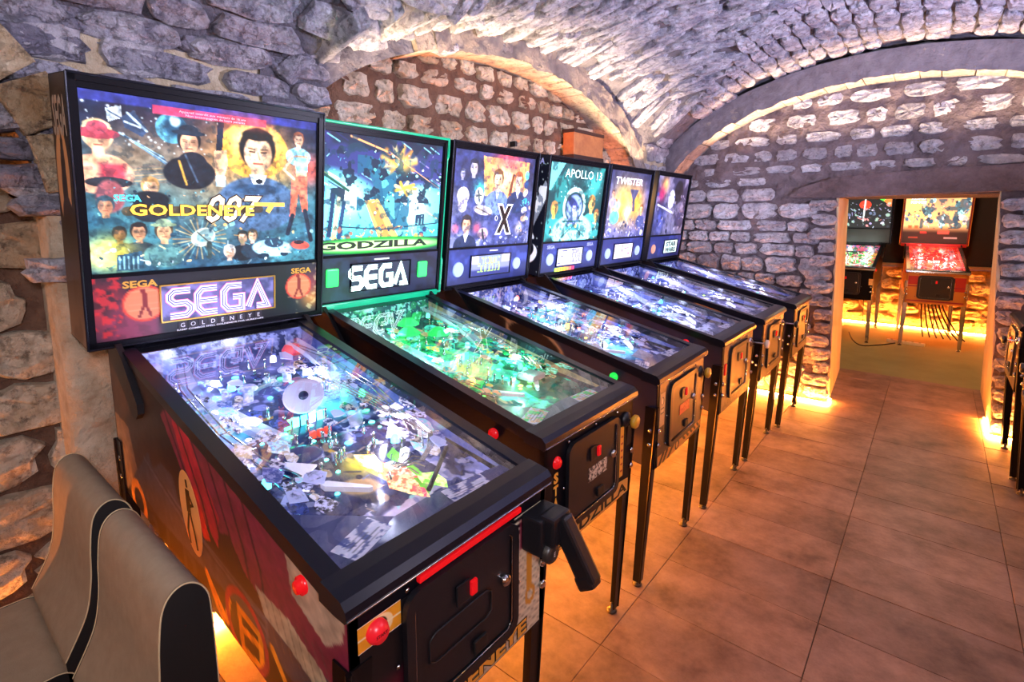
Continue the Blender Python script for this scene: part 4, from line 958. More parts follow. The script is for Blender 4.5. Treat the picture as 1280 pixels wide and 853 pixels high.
def side_uv(x, z): return ((x + 1.25) / 1.25, (ztop(x) - z) / (ztop(x) - zbot(x)))
def side_sheet(root, c, s=-1, name='side_art'):
    def bul(P):
        H, W = c.H, c.W; xx = np.linspace(-1.25, -.003, W); zt = np.array([ztop(x) - .002 for x in xx]); zb = np.array([zbot(x) + .001 for x in xx]); vv = np.linspace(0, 1, H)[:, None]
        return np.stack([np.broadcast_to(xx, (H, W)), np.full((H, W), s * .2812), zt * (1 - vv) + zb * vv], -1)
    return sheet(name, root, c, (0, 0, 0), (1, 0, 0), (0, 0, 1), PRINT, bul)
def side_spy(root, cab):
    c = Canvas(230, 90, '#1c1a20', 77); S = lambda L: [side_uv(*p) for p in L]; c.mottle(4, '#2c2424', .4, .6)
    c.poly(S([(-1.26, .95), (-1.126, .93), (-1.072, .80), (-1.15, .74), (-1.191, .713), (-1.27, .70)]), '#a08c72'); c.glow(*side_uv(-1.15, 1.0), .5, '#5c4838', .5); c.glow(*side_uv(-1.0, .88), .35, '#4c2e26', .6)
    c.poly(S([(-.825, 1.042), (-.77, 1.09), (-.603, 1.06), (-.458, 1.01), (-.335, .965), (-.259, .957), (-.179, .942), (-.153, .913), (-.008, .887), (.047, .888), (.008, .72), (-.09, .71), (-.235, .75), (-.387, .80), (-.45, .86), (-.52, .84), (-.6, .86), (-.711, .93)]), '#7c2440')
    c.poly(S([(-.75, 1.05), (-.65, 1.04), (-.50, .88), (-.52, .80), (-.62, .87), (-.70, .97)]), '#b41c38'); c.poly(S([(-.70, .92), (-.62, .90), (-.56, .80), (-.60, .79)]), '#e01c24')
    for k in range(6): c.line(S([(-.80 + .08 * k, 1.07 - .01 * k), (-.66 + .07 * k, .90 - .012 * k), (-.60 + .06 * k, .78)]), .022, '#2a1420', .75)
    c.poly(S([(-1.138, .758), (-1.0, .87), (-.958, .90), (-.93, .86), (-.863, .897), (-.78, .889), (-.743, .815), (-.582, .763), (-.416, .732), (-.238, .743), (-.068, .738), (-.0, .69), (-.0, .62), (-.155, .643), (-.423, .699), (-.689, .705), (-.91, .716)]), '#3a414e')
    for k in range(5): c.line(S([(-1.0 + .09 * k, .87 - .02 * k), (-.7 + .1 * k, .775 - .01 * k), (-.3, .73 - .012 * k)]), .022, '#1e2430' if k % 2 else '#5a6474', .7)
    c.poly(S([(-.339, .795), (-.266, .79), (-.2, .787), (-.150, .765), (-.09, .745), (-.04, .70), (-.06, .66), (-.13, .70), (-.209, .724), (-.304, .743)]), '#b0a68c')
    for k in range(9): c.line(S([(-.33 + .03 * k, .79), (-.29 + .03 * k, .70)]), .008, '#6c6450', .6)
    c.poly(S([(-.205, .945), (-.183, .85), (-.074, .805), (-.020, .84), (-.004, .90)]), '#b09c88')
    c.poly(S([(-1.25, .71), (-.91, .712), (-.689, .70), (-.423, .69), (-.155, .64), (0, .6), (0, .53), (-1.25, .66)]), '#0e0c10')
    for pts in ([(-.60, .70), (-.55, .635), (-.52, .62)], [(-.60, .70), (-.50, .625), (-.48, .69)], [(-.43, .695), (-.42, .60), (-.33, .60), (-.33, .68), (-.42, .69)], [(-.42, .65), (-.35, .65)], [(-.28, .68), (-.22, .62), (-.16, .66)], [(-.22, .62), (-.21, .56)], [(-.12, .64), (-.12, .56), (-.05, .55)], [(-.12, .64), (-.05, .625)], [(-.12, .60), (-.06, .59)], [(-1.0, .69), (-.96, .70), (-.94, .67), (-.98, .66)], [(-.86, .705), (-.86, .65), (-.80, .65)], [(-.74, .70), (-.74, .64), (-.68, .65), (-.68, .69), (-.74, .70)]):
        c.line(S(pts), .045, '#e8a22c' if pts[0][0] > -.65 else '#2a2a34')
    q = side_uv(-.40, .655); c.ring(q[0], q[1], .19, .035, '#a0203c'); q = side_uv(-1.09, .705); c.ring(q[0], q[1], .11, .05, '#d89430')
    c.shade(24, .12); o = side_sheet(root, c)
    # oval emblem with a slim walking silhouette
    mb = MB(); pts = []
    for k in range(36):
        t = 2 * math.pi * k / 36; a, b = .066 * math.cos(t), .105 * math.sin(t); ca, sa = math.cos(.35), math.sin(.35); pts.append((-.672 + a * ca - b * sa * .4, .828 + a * .35 * -.5 + b))
    mb.prism(pts, 'y', -.2826, -.2820); mb.build('oval_emblem', mat('emblem_cream', '#f0b46c', .4), root)
    mb = MB(); f = lambda x, y: (-.672 + x, -.2832, .828 + y)
    ribbon(mb, [(-.008, .06), (-.006, .0)], .026, f); ribbon(mb, [(-.008, .0), (-.022, -.05), (-.012, -.085)], .011, f); ribbon(mb, [(.0, .0), (.02, -.05), (.03, -.088)], .011, f); ribbon(mb, [(-.002, .05), (.022, .028), (.004, .02)], .008, f); ribbon(mb, [(-.012, .085), (-.008, .065)], .012, f)
    mb.build('silhouette', INK, root)
    # backbox side: word mark, dark figure in an oval, light on the lower half painted in
    hb = Canvas(40, 110, '#1a1512', 31); hb.grad(.5, 1, '#86786a', al=.8); hb.mottle(6, '#3a2c22', .5, .6, .5); hb.ell(.42, .37, .36, .19, '#b89468'); hb.ell(.45, .40, .14, .17, '#1c1614'); hb.ell(.45, .24, .07, .03, '#1c1614'); hb.ell(.5, .52, .3, .09, '#241a16')
    hs = sheet('side_art', root, hb, BM @ Vector((-.3568, BH - .003, -.180)), BN * .178, -BV * (BH - .006), PRINT)
    lettering('side_lettering', hs, 'SEGA', BM @ Vector((-.3576, BH - .155, -.095)), BN, BV, .10, mat('grey_print', '#98968e', .5), .135, bold=.03)
    # start plate, red light bar, striped decal, launcher
    sp = Canvas(60, 30, '#e89a24', 3); sp.ell(.5, .5, .30, .44, '#f0d49c'); sp.ell(.47, .5, .20, .36, '#3a2410'); sp.ell(.44, .5, .18, .34, '#e89a24'); sp.line([(0, .5), (1, .5)], .04, '#f4dca8'); sp.rect(0, 0, 1, .04, '#fff'.replace('fff', 'ffffff')); sp.rect(0, .96, 1, 1, '#ffffff')
    sheet('start_plate', root, sp, (.0016, -.265, .868), (0, .092, 0), (0, 0, -.050), PRINT)
    b_ = lathe_part('start_button', [(.021, .001), (.021, .010), (.018, .012), (.017, .018), (0, .019)], (0, -.228, .843), 'x', mat('start_red', '#e8202c', .3, emit=.12, ecol='#ff2030'), root, 24)
    lettering('button_lettering', b_, 'START', (.0196, -.228, .8405), BU, (0, 0, 1), .006, mat('dark_red_print', '#5a0c10', .4), .024, bold=.03)
    mb = MB(); mb.box(.001, .012, -.135, .172, .880, .893, .002); mb.build('light_bar', RED, root)
    fd = Canvas(120, 60, '#0d0c10', 9)
    for k in range(18): fd.line([(.66, .0 + k * .056), (1.0, .0 + k * .056)], .022, '#d8ccb0')
    fd.poly([(.3, 1), (.62, .88), (.80, .80), (.84, .1), (1, 0), (1, 1)], '#d8ccb0', .9)
    for k in range(26): fd.line([(.2, .62 + k * .03), (1.0, .1 + k * .045)], .006, '#6c6250', .6)
    fd.rect(0, 0, .80, .80, '#0d0c10', .01); fd.rect(.02, .42, .20, 1, '#5a1024', .1, .8); fd.rect(.84, .06, 1, .28, '#7c1830', .02); fd.ring(.92, .70, .06, .03, '#c88c2c'); fd.line([(.91, .38), (.91, .62)], .08, '#c88c2c'); fd.ell(.10, .80, .06, .12, '#e8a23c'); fd.ell(.10, .80, .04, .08, '#181014')
    f = sheet('front_art', root, fd, (.0012, -.262, .865), (0, .524, 0), (0, 0, -.325), PRINT)
    lettering('front_lettering', f, '007', (.002, .208, .795), BU, (0, 0, 1), .022, WHITE, .045, shear=.3, bold=.01)
    lettering('front_lettering', f, 'GOLDENEYE', (.0025, .0, .549), BU, (0, 0, 1), .034, mat('amber_print', '#e8a83c', .4), .42, bold=.04, halo=INK, halo_w=.05)
    mb = MB(); rr_ = [(-.115, .70), (-.10, .69), (.05, .69), (.065, .70), (.065, .745), (.05, .755), (-.10, .755), (-.115, .745), (-.115, .70)]
    mb.tube([(.0125, y, z) for y, z in rr_], .0022, 6); mb.build('door_emboss', BLACK_TEX, root)
    # trigger launcher on its black bracket
    t = empty('launcher', (0, 0, 0)); t.parent = root
    mb = MB(); mb.box(.0, .060, .185, .275, .775, .865, .006); mb.box(.04, .085, .20, .27, .80, .872, .008); mb.build('bracket', BLACK_TEX, t)
    mb = MB(); MM = Matrix.Translation((.085, .245, .842)) @ Matrix.Rotation(R(57), 4, 'Y'); mb.box(-.02, .135, -.019, .019, -.026, .022, .008, M=MM); mb.box(.11, .145, -.020, .020, -.030, .016, .008, M=MM); mb.build('grip', BLACK_TEX, t)
    mb = MB(); mb.box(.055, .115, .236, .254, .79, .805, .003); mb.build('trigger', RUBBER, t)
    l_ = lathe_part('end_cap', [(.026, .058), (.026, .07), (.02, .076), (0, .077)], (0, .215, .780), 'x', STEEL, t, 18)
    lettering('cap_lettering', l_, 'E', (.0775, .215, .774), BU, (0, 0, 1), .012, WHITE)
def pf_spy(c):
    c.grad(0, .18, '#aab0e8', inv=True, al=.9); c.rect(.0, .04, .3, .55, '#c8c6f2', .1, .75); c.ell(.40, .50, .22, .14, '#18204c', 0, .2); c.ell(.33, .585, .10, .05, '#2c3c6c'); c.ring(.33, .585, .05, .008, '#9ca4dc'); c.poly([(.25, .62), (.75, .60), (.8, .82), (.2, .85)], '#141c44', .85)
    c.glow(.72, .42, .06, '#60f0e8', .9); c.glow(.15, .30, .05, '#58e8f0', .9); c.glow(.22, .40, .04, '#60f0ff', .9); c.poly([(.52, .66), (.60, .70), (.66, .78), (.58, .84), (.53, .76)], '#f0744c'); c.glow(.50, .69, .04, '#f8e03c', .95); c.poly([(.66, .70), (.73, .68), (.70, .86), (.62, .88)], '#7cd848'); c.line([(.47, .60), (.56, .80)], .014, '#e8b848'); c.ell(.42, .76, .09, .03, '#c8a074', .5, .3, .8)
    c.box_noise(60, .1, .5, .8, .85, ['#e8e4fc', '#5c6cb0', '#0c1438', '#b49c84', '#8c94d8'], .008, .02)
def extra_spy(root, cab):
    side_spy(root, cab)
    dm = Matrix.Translation(BP(-.668, .028, .052)) @ Vector((.55, -.42, .72)).to_track_quat('Z', 'Y').to_matrix().to_4x4()
    dish = lathe_part('dish', [(0, .002), (.012, .004), (.04, -.002), (.055, .004), (.056, .008), (.05, .008)], (0, 0, 0), 'z', mat('dish_white', '#bcb8d8', .35), root, 32); dish.matrix_basis = dm
    hub = lathe_part('dish_hub', [(.014, .004), (.013, .012), (.006, .014), (0, .015)], (0, 0, 0), 'z', mat('hub_navy', '#1a1c4a', .3), root, 16)
    hub.matrix_basis = dm; mb = MB(); mb.tube([BP(-.69, .04, 0), BP(-.68, .04, .045)], .012, 10); mb.build('dish_stand', CLEAR, root)
    mb = MB(); mb.tube([BP(-.246, .183, .045), BP(-.149, .034, .045)], .006, 8); mb.build('ball_rail', RUBBER, root)
    for k in range(5):
        mb = MB(); dy = .012 * k; mb.tube([BP(-.72, .135 + dy, .05), BP(-.55, .155 + dy * .9, .05), BP(-.40, .175 + dy * .7, .05), BP(-.32, .185 + dy * .3, .05), BP(-.27, .14 + dy * .4, .05), BP(-.24, .08 + dy * .4, .045), BP(-.255, .03 + dy * .5, .045), BP(-.29, .02 + dy * .4, .04)], .0022, 6); mb.build('wire_ramp', CHROME, root)
    for (nm_, hh_, pts_) in (('flame', '#f0643c', [(-.25, -.01), (-.21, -.03), (-.14, .01), (-.18, .03), (-.22, .035)]), ('flame_pink', '#e8486c', [(-.20, .0), (-.17, -.01), (-.13, .02), (-.16, .03)]), ('flame_yellow', '#f8d83c', [(-.36, -.02), (-.32, -.03), (-.26, -.01), (-.29, .01), (-.33, .02)]), ('flame_green', '#7ce048', [(-.21, .05), (-.18, .04), (-.13, .075), (-.15, .09), (-.19, .09)]), ('flame_cream', '#f4e8c0', [(-.28, .01), (-.22, .015), (-.20, .045), (-.26, .05)])):
        plate('flame_plastic', root, pts_, .042, mat(nm_, hh_, .3, emit=.7, noise=(60, '#fff0b0' if nm_ != 'flame_cream' else '#c86040', .08)))
    for k in range(9):
        a_ = random.uniform(0, 6.28); c0 = BP(-.27 + .02 * math.cos(a_), .03 + .03 * math.sin(a_), .04); c1 = BP(-.24 + .05 * math.cos(a_), .03 + .06 * math.sin(a_), .058)
        mb = MB(); mb.tube([c0, (c0 + c1) / 2 + Vector((0, 0, .01)), c1], .0016, 5); mb.build('loose_wire', RUBBER if k % 2 else CHROME, root)
    for k in range(3):
        mb = MB(); p = BP(-.55, -.02 + .022 * k, .0); mb.box(p.x, p.x + .012, p.y - .008, p.y + .008, p.z, p.z + .02, .002); mb.build('drop_target', mat('target_red', '#e0442c', .3, emit=.5), root)
    lathe_part('red_figure', [(0, 0), (.03, .004), (.034, .02), (.024, .036), (0, .042)], tuple(BP(-.99, .17, .03)), 'z', mat('figure_red', '#c03048', .4, emit=.3), root, 12)
    lathe_part('ring_disc', [(.056, 0), (.056, .004), (.046, .006), (.03, .007), (0, .004)], tuple(BP(-.467, -.10, .02)), 'z', mat('disc_navy', '#28306c', .2), root, 28)

LV = ['#c9c7ee', '#16204e', '#7c86cc', '#e4e2fa', '#3a4a94', '#a5afe6', '#0b1130']
M1 = dict(seed=1, pal=LV + ['#8fd8ee', '#b9a9a0', '#c8c8f4', '#20285c'], glow=['#50f0ff', '#60f8e0', '#d0d0ff', '#40ff90', '#50f0ff'], art=art_spy, art_text=art_text_spy, panel=panel_spy, panel_parts=panel_parts_spy, extra=extra_spy, paint=pf_spy, lampcol=(.68, .70, 1.0), lampw=1.2, ge=4.5, apron='#39447c')

# second machine: green trim, city and beam artwork
def art_city(c):
    c.grad(0, .8, '#3cb4bc', al=.95); c.mottle(4, '#2a2c6c', .42, .56, .85, mask=(c.V < .5) * 1.); c.ell(.2, .56, .34, .24, '#5fd8dc', .3, .3); c.ell(.72, .62, .36, .22, '#66dcdf', -.2, .3); c.glow(.24, .52, .12, '#fffdf0', .95); c.glow(.74, .58, .15, '#fffaf4', .95); c.glow(.56, .72, .07, '#dffcff', .9)
    for k in range(26):
        a, b = c.rng.rand(), c.rng.rand() * .5; c.line([(a, b), (a + .08, b + .05)], .012, ('#7cc8e0', '#1a2050', '#8c7cc8', '#d8f0f8')[k % 4], .85)
    for k in range(14): c.poly([(.34 + .02 * k, .30 + .01 * (k % 5)), (.38 + .02 * k, .16 + .03 * (k % 4)), (.42 + .02 * k, .34)], ('#163a54', '#2c8c94', '#0e2238')[k % 3], .85)
    c.poly([(.38, .28), (.60, .24), (.66, .50), (.60, .80), (.50, .82), (.46, .52)], '#1d5c74', .9); c.poly([(.48, .36), (.58, .34), (.60, .70), (.52, .60)], '#58d0d0', .9)
    for k in range(12): c.line([(.62, .22), (.62 + .14 * math.cos(k * .55), .18 + .13 * math.sin(k * .55))], .035, ('#f4b83c', '#e88c2c', '#fbe08c')[k % 3], .8, .03)
    c.mottle(9, '#12506c', .5, .54, .85, mask=((c.U > .3) & (c.U < .72) & (c.V > .16) & (c.V < .8)) * 1.); c.mottle(13, '#0c1c30', .56, .6, .9, mask=((c.U > .1) & (c.V < .55)) * 1.); c.glow(.66, .2, .07, '#f8c050', .9)
    for k in range(9): c.line([(.66, .42), (.68 + .09 * math.cos(k * .7), .42 + .06 * math.sin(k * .7))], .03, ('#f0a838', '#fbe08c')[k % 2], .9)
    c.poly([(.36, .54), (.46, .52), (.68, .94), (.50, .94)], '#f0b45c'); c.poly([(.38, .55), (.44, .54), (.60, .94), (.54, .94)], '#f07c3c', .85)
    c.line([(.25, .02), (.55, .12)], .016, '#f0a060'); c.line([(.55, .12), (.98, .40)], .008, '#e8a070'); c.line([(.84, .60), (.99, .70)], .008, '#e8a060'); c.line([(.0, .28), (.24, .46)], .022, '#1c4c3c'); c.line([(.0, .27), (.2, .40)], .008, '#d8f060')
    for k in range(5): c.poly([(.02 + .035 * k, .9), (.06 + .035 * k, .42 + .03 * k), (.085 + .035 * k, .43 + .03 * k), (.05 + .035 * k, .9)], ('#28507c', '#7cb4d0', '#143054', '#d8c890', '#1c3c64')[k])
    c.line([(.18, .76), (.5, .79), (.98, .74)], .012, '#123048'); c.poly([(.78, .66), (.86, .65), (.86, .76), (.84, .76), (.84, .68), (.83, .76), (.81, .76), (.81, .68), (.80, .76), (.78, .76)], '#15324c')
    c.box_noise(120, .02, .76, .98, .90, ['#e8a848', '#1c2c5c', '#f4d070', '#3c8ca0', '#a05c48'], .01, .03); c.box_noise(160, 0, .1, 1, .75, ['#a0f0f0', '#123c50', '#58c8d0', '#2c2c6c', '#e8fcfc'], .005, .016); c.mottle(18, '#0e3040', .6, .66, .6)
    c.rect(0, .87, 1, 1, '#1c2c3c', .01); c.ell(.50, .93, .56, .075, '#189030', 0, .2); c.ell(.46, .93, .52, .045, '#c8f49c', 0, .5)
def text_city(o): lettering('title_lettering', o, 'GODZILLA', u1(.46, .952), BU, BV, .030, mat('dark_green_lit', '#0c2c18', .4, emit=.1), .58, bold=.045)
GREEN = mat('green_trim', '#12a078', .25, emit=.45, ecol='#0c9c74'); NEON_B = mat('display_bright', '#eafffb', .4, emit=1.9, ecol='#d8fff8'); NEON_G = mat('display_green_dark', '#1c3c44', .4)
def pp_city(root, o):
    mb = MB(); framebox(mb, -.160, .165, .052, .175, .004, -.004, .002); mb.build('display_frame', BLACK, o)
    d = Canvas(60, 22, '#20263c', 5)
    sheet('display', root, d, bs(-.155, .171), BU * .315, -BV * .115, SOFTLIT)
    neon_word(root, 'display_lettering', 'SEGA', bs(-.012, .066, 0), BU, BV, .088, .312, (NEON_B, NEON_G, NEON_B), ((.26, .0004), (.11, .0012), (.035, .0016)))
    for y in (-.245, .24):
        mb = MB(); mb.box(y - .030, y + .026, .085, .160, -.004, .004, .006, M=BM); mb.build('lit_eye', mat('eye_green', '#28c850', .3, emit=1.4, ecol='#30e060'), root)
    mb = MB(); mb.box(-.04, .04, .184, .191, -.004, -.0025, M=BM); mb.build('maker_plate', WHITE, o)
def extra_city(root, cab):
    W_ = .3585; mb = MB()
    path = [(-W_, 0, 0), (-W_, .16, 0), (-W_, .21, -.05), (-W_, .60, -.05), (-W_, .66, 0), (-W_, BH, 0), (W_, BH, 0), (W_, .66, 0), (W_, .60, -.03), (W_, .21, -.03), (W_, .16, 0), (W_, 0, 0), (-W_, 0, 0)]
    mb.tube([BM @ Vector((a, b, c + .003)) for a, b, c in path], .0062, 8); mb.build('green_trim', GREEN, root)
    mb = MB(); mb.box(-.335, .335, -.012, .014, -.004, .012, .004, M=BM); mb.build('green_bar', GREEN, root)
    fm = mat('amber_print', '#e8a83c', .4)
    mb = MB(); mb.prism([(-.258, .541), (.258, .541), (.258, .592), (.2, .60), (-.2, .594), (-.258, .585)], 'x', .0006, .002); mb.build('title_strip', mat('amber_strip_print', '#d8a04a', .4), root)
    lettering('front_lettering', root, 'GODZILLA', (.0026, .0, .550), BU, (0, 0, 1), .036, INK, .49, bold=.03)
    for i, ch in enumerate('START'): lettering('front_lettering', root, ch, (.0022, -.222, .772 - i * .040), BU, (0, 0, 1), .031, fm, .025, bold=.05)
    mb = MB(); mb.box(.0, .003, .185, .212, .62, .81, .001); mb.build('amber_strip', fm, root)
    for k in range(6):
        mb = MB(); mb.box(.003, .0042, .192, .205, .64 + k * .026, .646 + k * .026); mb.build('strip_mark', mat('mark_red', '#a8281c', .4), root)
    lathe_part('start_button', [(.019, .001), (.019, .006), (.014, .007), (.013, .013), (0, .014)], (0, -.220, .835), 'x', RED, root, 18)
    mb = MB(); mb.box(.0095, .011, -.045, .075, .70, .748, .001); mb.build('price_card', mat('price_card', '#cfc6b4', .4, noise=(90, '#3c362e', .03)), root)
CM = ['#5cf4e0', '#1c8c54', '#0c3c44', '#34d86c', '#d8b088', '#a8fff4', '#0e2430', '#1cb4a8', '#f0d84c']
def pf_city(c):
    c.glow(.4, .25, .3, '#2cd860', .7); c.glow(.6, .62, .2, '#58f4ec', .8); c.glow(.45, .5, .12, '#f4e048', .7); c.grad(.84, 1, '#70708c', al=.85); c.mottle(10, '#0a3028', .55, .6, .7)
def ex_m2(root, cab):
    extra_city(root, cab)
    for k, (x, y) in enumerate(((-.95, .02), (-.86, -.05), (-.80, .06))):
        mb = MB(); mb.lathe([(.05, 0), (.046, .01), (.02, .03), (0, .034)], tuple(BP(x, y, .04)), 'z', 7, smooth=False); mb.build('green_figure_plastic', mat('green_plastic', '#28d060', .3, emit=.5), root)
    mb = MB(); mb.box(-.36, -.28, .04, .12, BP(-.3, 0, .03).z, BP(-.3, 0, .055).z, .01); mb.build('grey_cover', mat('cover_grey', '#8c8a94', .4), root)
M2 = dict(seed=2, pal=CM, glow=['#48ffc0', '#40ff60', '#60f8ff', '#f8e850', '#30e080'], art=art_city, art_text=text_city, panel_parts=pp_city, extra=ex_m2, paint=pf_city, base='#0e4c50', lampcol=(.30, 1.0, .66), lampw=1.25, ge=4.0, trim=GREEN, plunger=KNOBY, apron='#5a5c74', artres=3)

# third machine: portraits and a large X
def dots(d, c, rows, u0, u1_, v0, v1_, seed=1):
    r = np.random.RandomState(seed)
    for j in range(rows):
        vv = v0 + (v1_ - v0) * (j + .5) / rows; n = 7
        for i in range(n):
            uu = u0 + (u1_ - u0) * (i + .5) / n; h = (v1_ - v0) / rows * .36
            for _ in range(3): a = r.randint(4); p = [(-1, -1), (1, -1), (1, 1), (-1, 1), (-1, -1)]; d.line([(uu + p[a][0] * .02, vv + p[a][1] * h), (uu + p[a + 1][0] * .02, vv + p[a + 1][1] * h)], .05, c)
def art_night(c):
    c.grad(0, 1, '#8088bc', al=.9); c.mottle(4, '#2c3468', .42, .55, .85); c.poly([(.32, .04), (.92, .05), (.90, .5), (.36, .45)], '#f0a050', .95); c.glow(.64, .06, .22, '#e84858', .85); c.glow(.58, .25, .13, '#ffe49c', .9); c.glow(.75, .3, .1, '#ffdc94', .8)
    c.figure(.52, .27, .19, hair='#5a3c24', skin='#f4c898', coat='#5c74a8', collar='#eef4ff'); c.figure(.79, .27, .18, hair='#a05028', skin='#f6cda0', coat='#1c2c50', collar='#d8dcf4'); c.poly([(.70, .2), (.73, .2), (.70, .44), (.66, .44)], '#6c3820')
    c.figure(.22, .17, .15, hair='#20242e', skin='#b8b0b8', coat='#1c284c'); c.figure(.10, .24, .09, hair='#343a50', skin='#8c90b4', coat='#2c3868'); c.glow(.30, .38, .08, '#48d8e0', .95); c.ell(.30, .46, .05, .09, '#e8e8c8', 0, .2); c.line([(.29, .40), (.31, .52)], .02, '#3c4c50'); c.line([(.27, .46), (.33, .45)], .014, '#3c4c50')
    c.ell(.12, .46, .065, .09, '#f6eef4', 0, .1); c.ell(.12, .56, .05, .07, '#c8c0d4', 0, .3); c.line([(.10, .45), (.13, .45)], .008, '#50405c'); c.figure(.18, .76, .17, hair='#2c2428', skin='#e8b088', coat='#1c2848', collar='#d8d8ec'); c.glow(.06, .80, .04, '#e85868'); c.glow(.30, .80, .05, '#e85868', .8)
    c.ell(.36, .61, .11, .05, '#f0e0d4', .15, .2); c.line([(.28, .58), (.46, .66)], .012, '#50342c'); c.rect(.34, .66, .74, .72, '#202c58', .02, .7); c.ell(.38, .86, .06, .06, '#e8b4b4', 0, .4); c.line([(.37, .82), (.39, .92)], .03, '#20242c'); c.glow(.84, .82, .05, '#fff0d8')
    for k in range(6): c.ell(.90, .2 + .1 * k, .028, .05, ('#58d8dc', '#203c68', '#f0c8a0', '#2c8c9c', '#e8e4f4', '#e0b080')[k], .3 * k, .2)
    c.box_noise(50, .84, .45, .98, .95, ['#58c8d0', '#20305c', '#c8a888', '#8c98d0'], .01, .025); c.box_noise(40, .3, .90, .98, .99, ['#d0d0f0', '#34447c', '#8c98d0'], .01, .02); c.mottle(24, '#20284c', .6, .66, .5); c.shade(20, .2)
def text_night(o): lettering('title_lettering', o, 'X', u1(.635, .845), BU, BV, .14, INK, .145, bold=.05, halo=mat('lit_white', '#f0eef8', .4, emit=1.0), halo_w=.05); lettering('title_lettering', o, 'O', u1(.53, .725), BU, BV, .03, mat('lit_white', '#f0eef8'), .025)
GRILLE = mat('grille_blue', '#a8b8e8', .4, emit=.35, ecol='#90b0f0')
PANELBLUE = '#2c3a86'
def panel_blue(c): c.px[:] = hx('#28357a'); c.mottle(3, '#4a5cb8', .5, .7, .8); c.grad(.5, 1, '#141c48', al=.5)
def pp(kind):
    def f(root, o):
        big = kind == 'six'
        ys = {'night': (-.262, .232), 'moon': (-.245, .238), 'storm': (-.245, .245), 'six': (-.245,)}[kind]
        for k, y in enumerate(ys): speaker_part(root, y, .135, .036 if k == 0 or kind != 'night' else .032, GRILLE if kind != 'six' else mat('grille_copper', '#d89878', .4, emit=.2))
        y0, y1 = {'night': (-.165, .165), 'moon': (-.165, .14), 'storm': (-.15, .15), 'six': (-.03, .26)}[kind]
        mb = MB(); framebox(mb, y0 - .006, y1 + .006, .048, .168, .005, -.004, .003); mb.build('display_frame', RAIL, o)
        d = Canvas(64, 26, {'night': '#8088b0', 'moon': '#dfe0ff', 'storm': '#f0e0e8', 'six': '#d8f4ec'}[kind], 5)
        if kind == 'night': d.rect(0, .7, 1, 1, '#2c3470', .1); d.rect(0, 0, .18, .4, '#e0d8e8', .05); d.rect(.78, 0, 1, .4, '#e4d8ec', .05); dots(d, '#b8f060', 2, .16, .74, .1, .85, 4)
        if kind == 'moon': dots(d, '#3c3c5c', 3, .55, .96, .08, .85, 2); d.ell(.2, .45, .04, .05, '#3c3c5c'); d.line([(.2, .15), (.38, .15)], .05, '#3c3c5c'); d.line([(.06, .85), (.15, .85)], .05, '#3c3c5c')
        if kind == 'storm':
            for k in range(5): d.line([(.05, .18 + .15 * k), (.95, .14 + .15 * k)], .03, '#b88c98', .8)
            d.line([(.46, .1), (.44, .6)], .09, '#141018'); d.line([(.55, .35), (.78, .33)], .05, '#e04878'); d.line([(.75, .7), (.86, .69)], .05, '#e04878')
        ds = sheet('display', root, d, bs(y0, .164), BU * (y1 - y0), -BV * .112, SOFTLIT)
        if kind == 'six': lettering('display_lettering', ds, 'STAR', bs(.115, .112, 0), BU, BV, .038, NEON_G, .22, bold=.04); lettering('display_lettering', ds, 'WARS', bs(.115, .062, 0), BU, BV, .038, NEON_G, .22, bold=.04)
        if kind == 'moon':
            cols = ['#a8e048', '#d8e048', '#f0c83c', '#f0a83c', '#e88048', '#e86858', '#e83860']
            for i, h in enumerate(cols):
                mb = MB(); x = -.165 + i * .034; mb.box(x - .013, x + .013, .016, .040, -.004, .002, .002, M=BM); mb.build('lit_button', insert_mat(h, 1.3), root)
            for y in (-.245, .235): lettering('badge_lettering', o, 'SEGA', bs(y, .170), BU, BV, .022, mat('badge_lilac', '#9ca4e0', .4, emit=.3), .085, bold=.04)
        if kind in ('night', 'city'): (lambda mb: (mb.box(-.02, .05, .184, .191, -.004, -.0025, M=BM), mb.build('maker_plate', WHITE, o)))(MB())
    return f
def side_dark(c2, marks=None):
    def f(root):
        c = Canvas(90, 40, '#15182e', 3); c.mottle(3, c2, .45, .65, .7)
        if marks: marks(c)
        side_sheet(root, c)
    return f
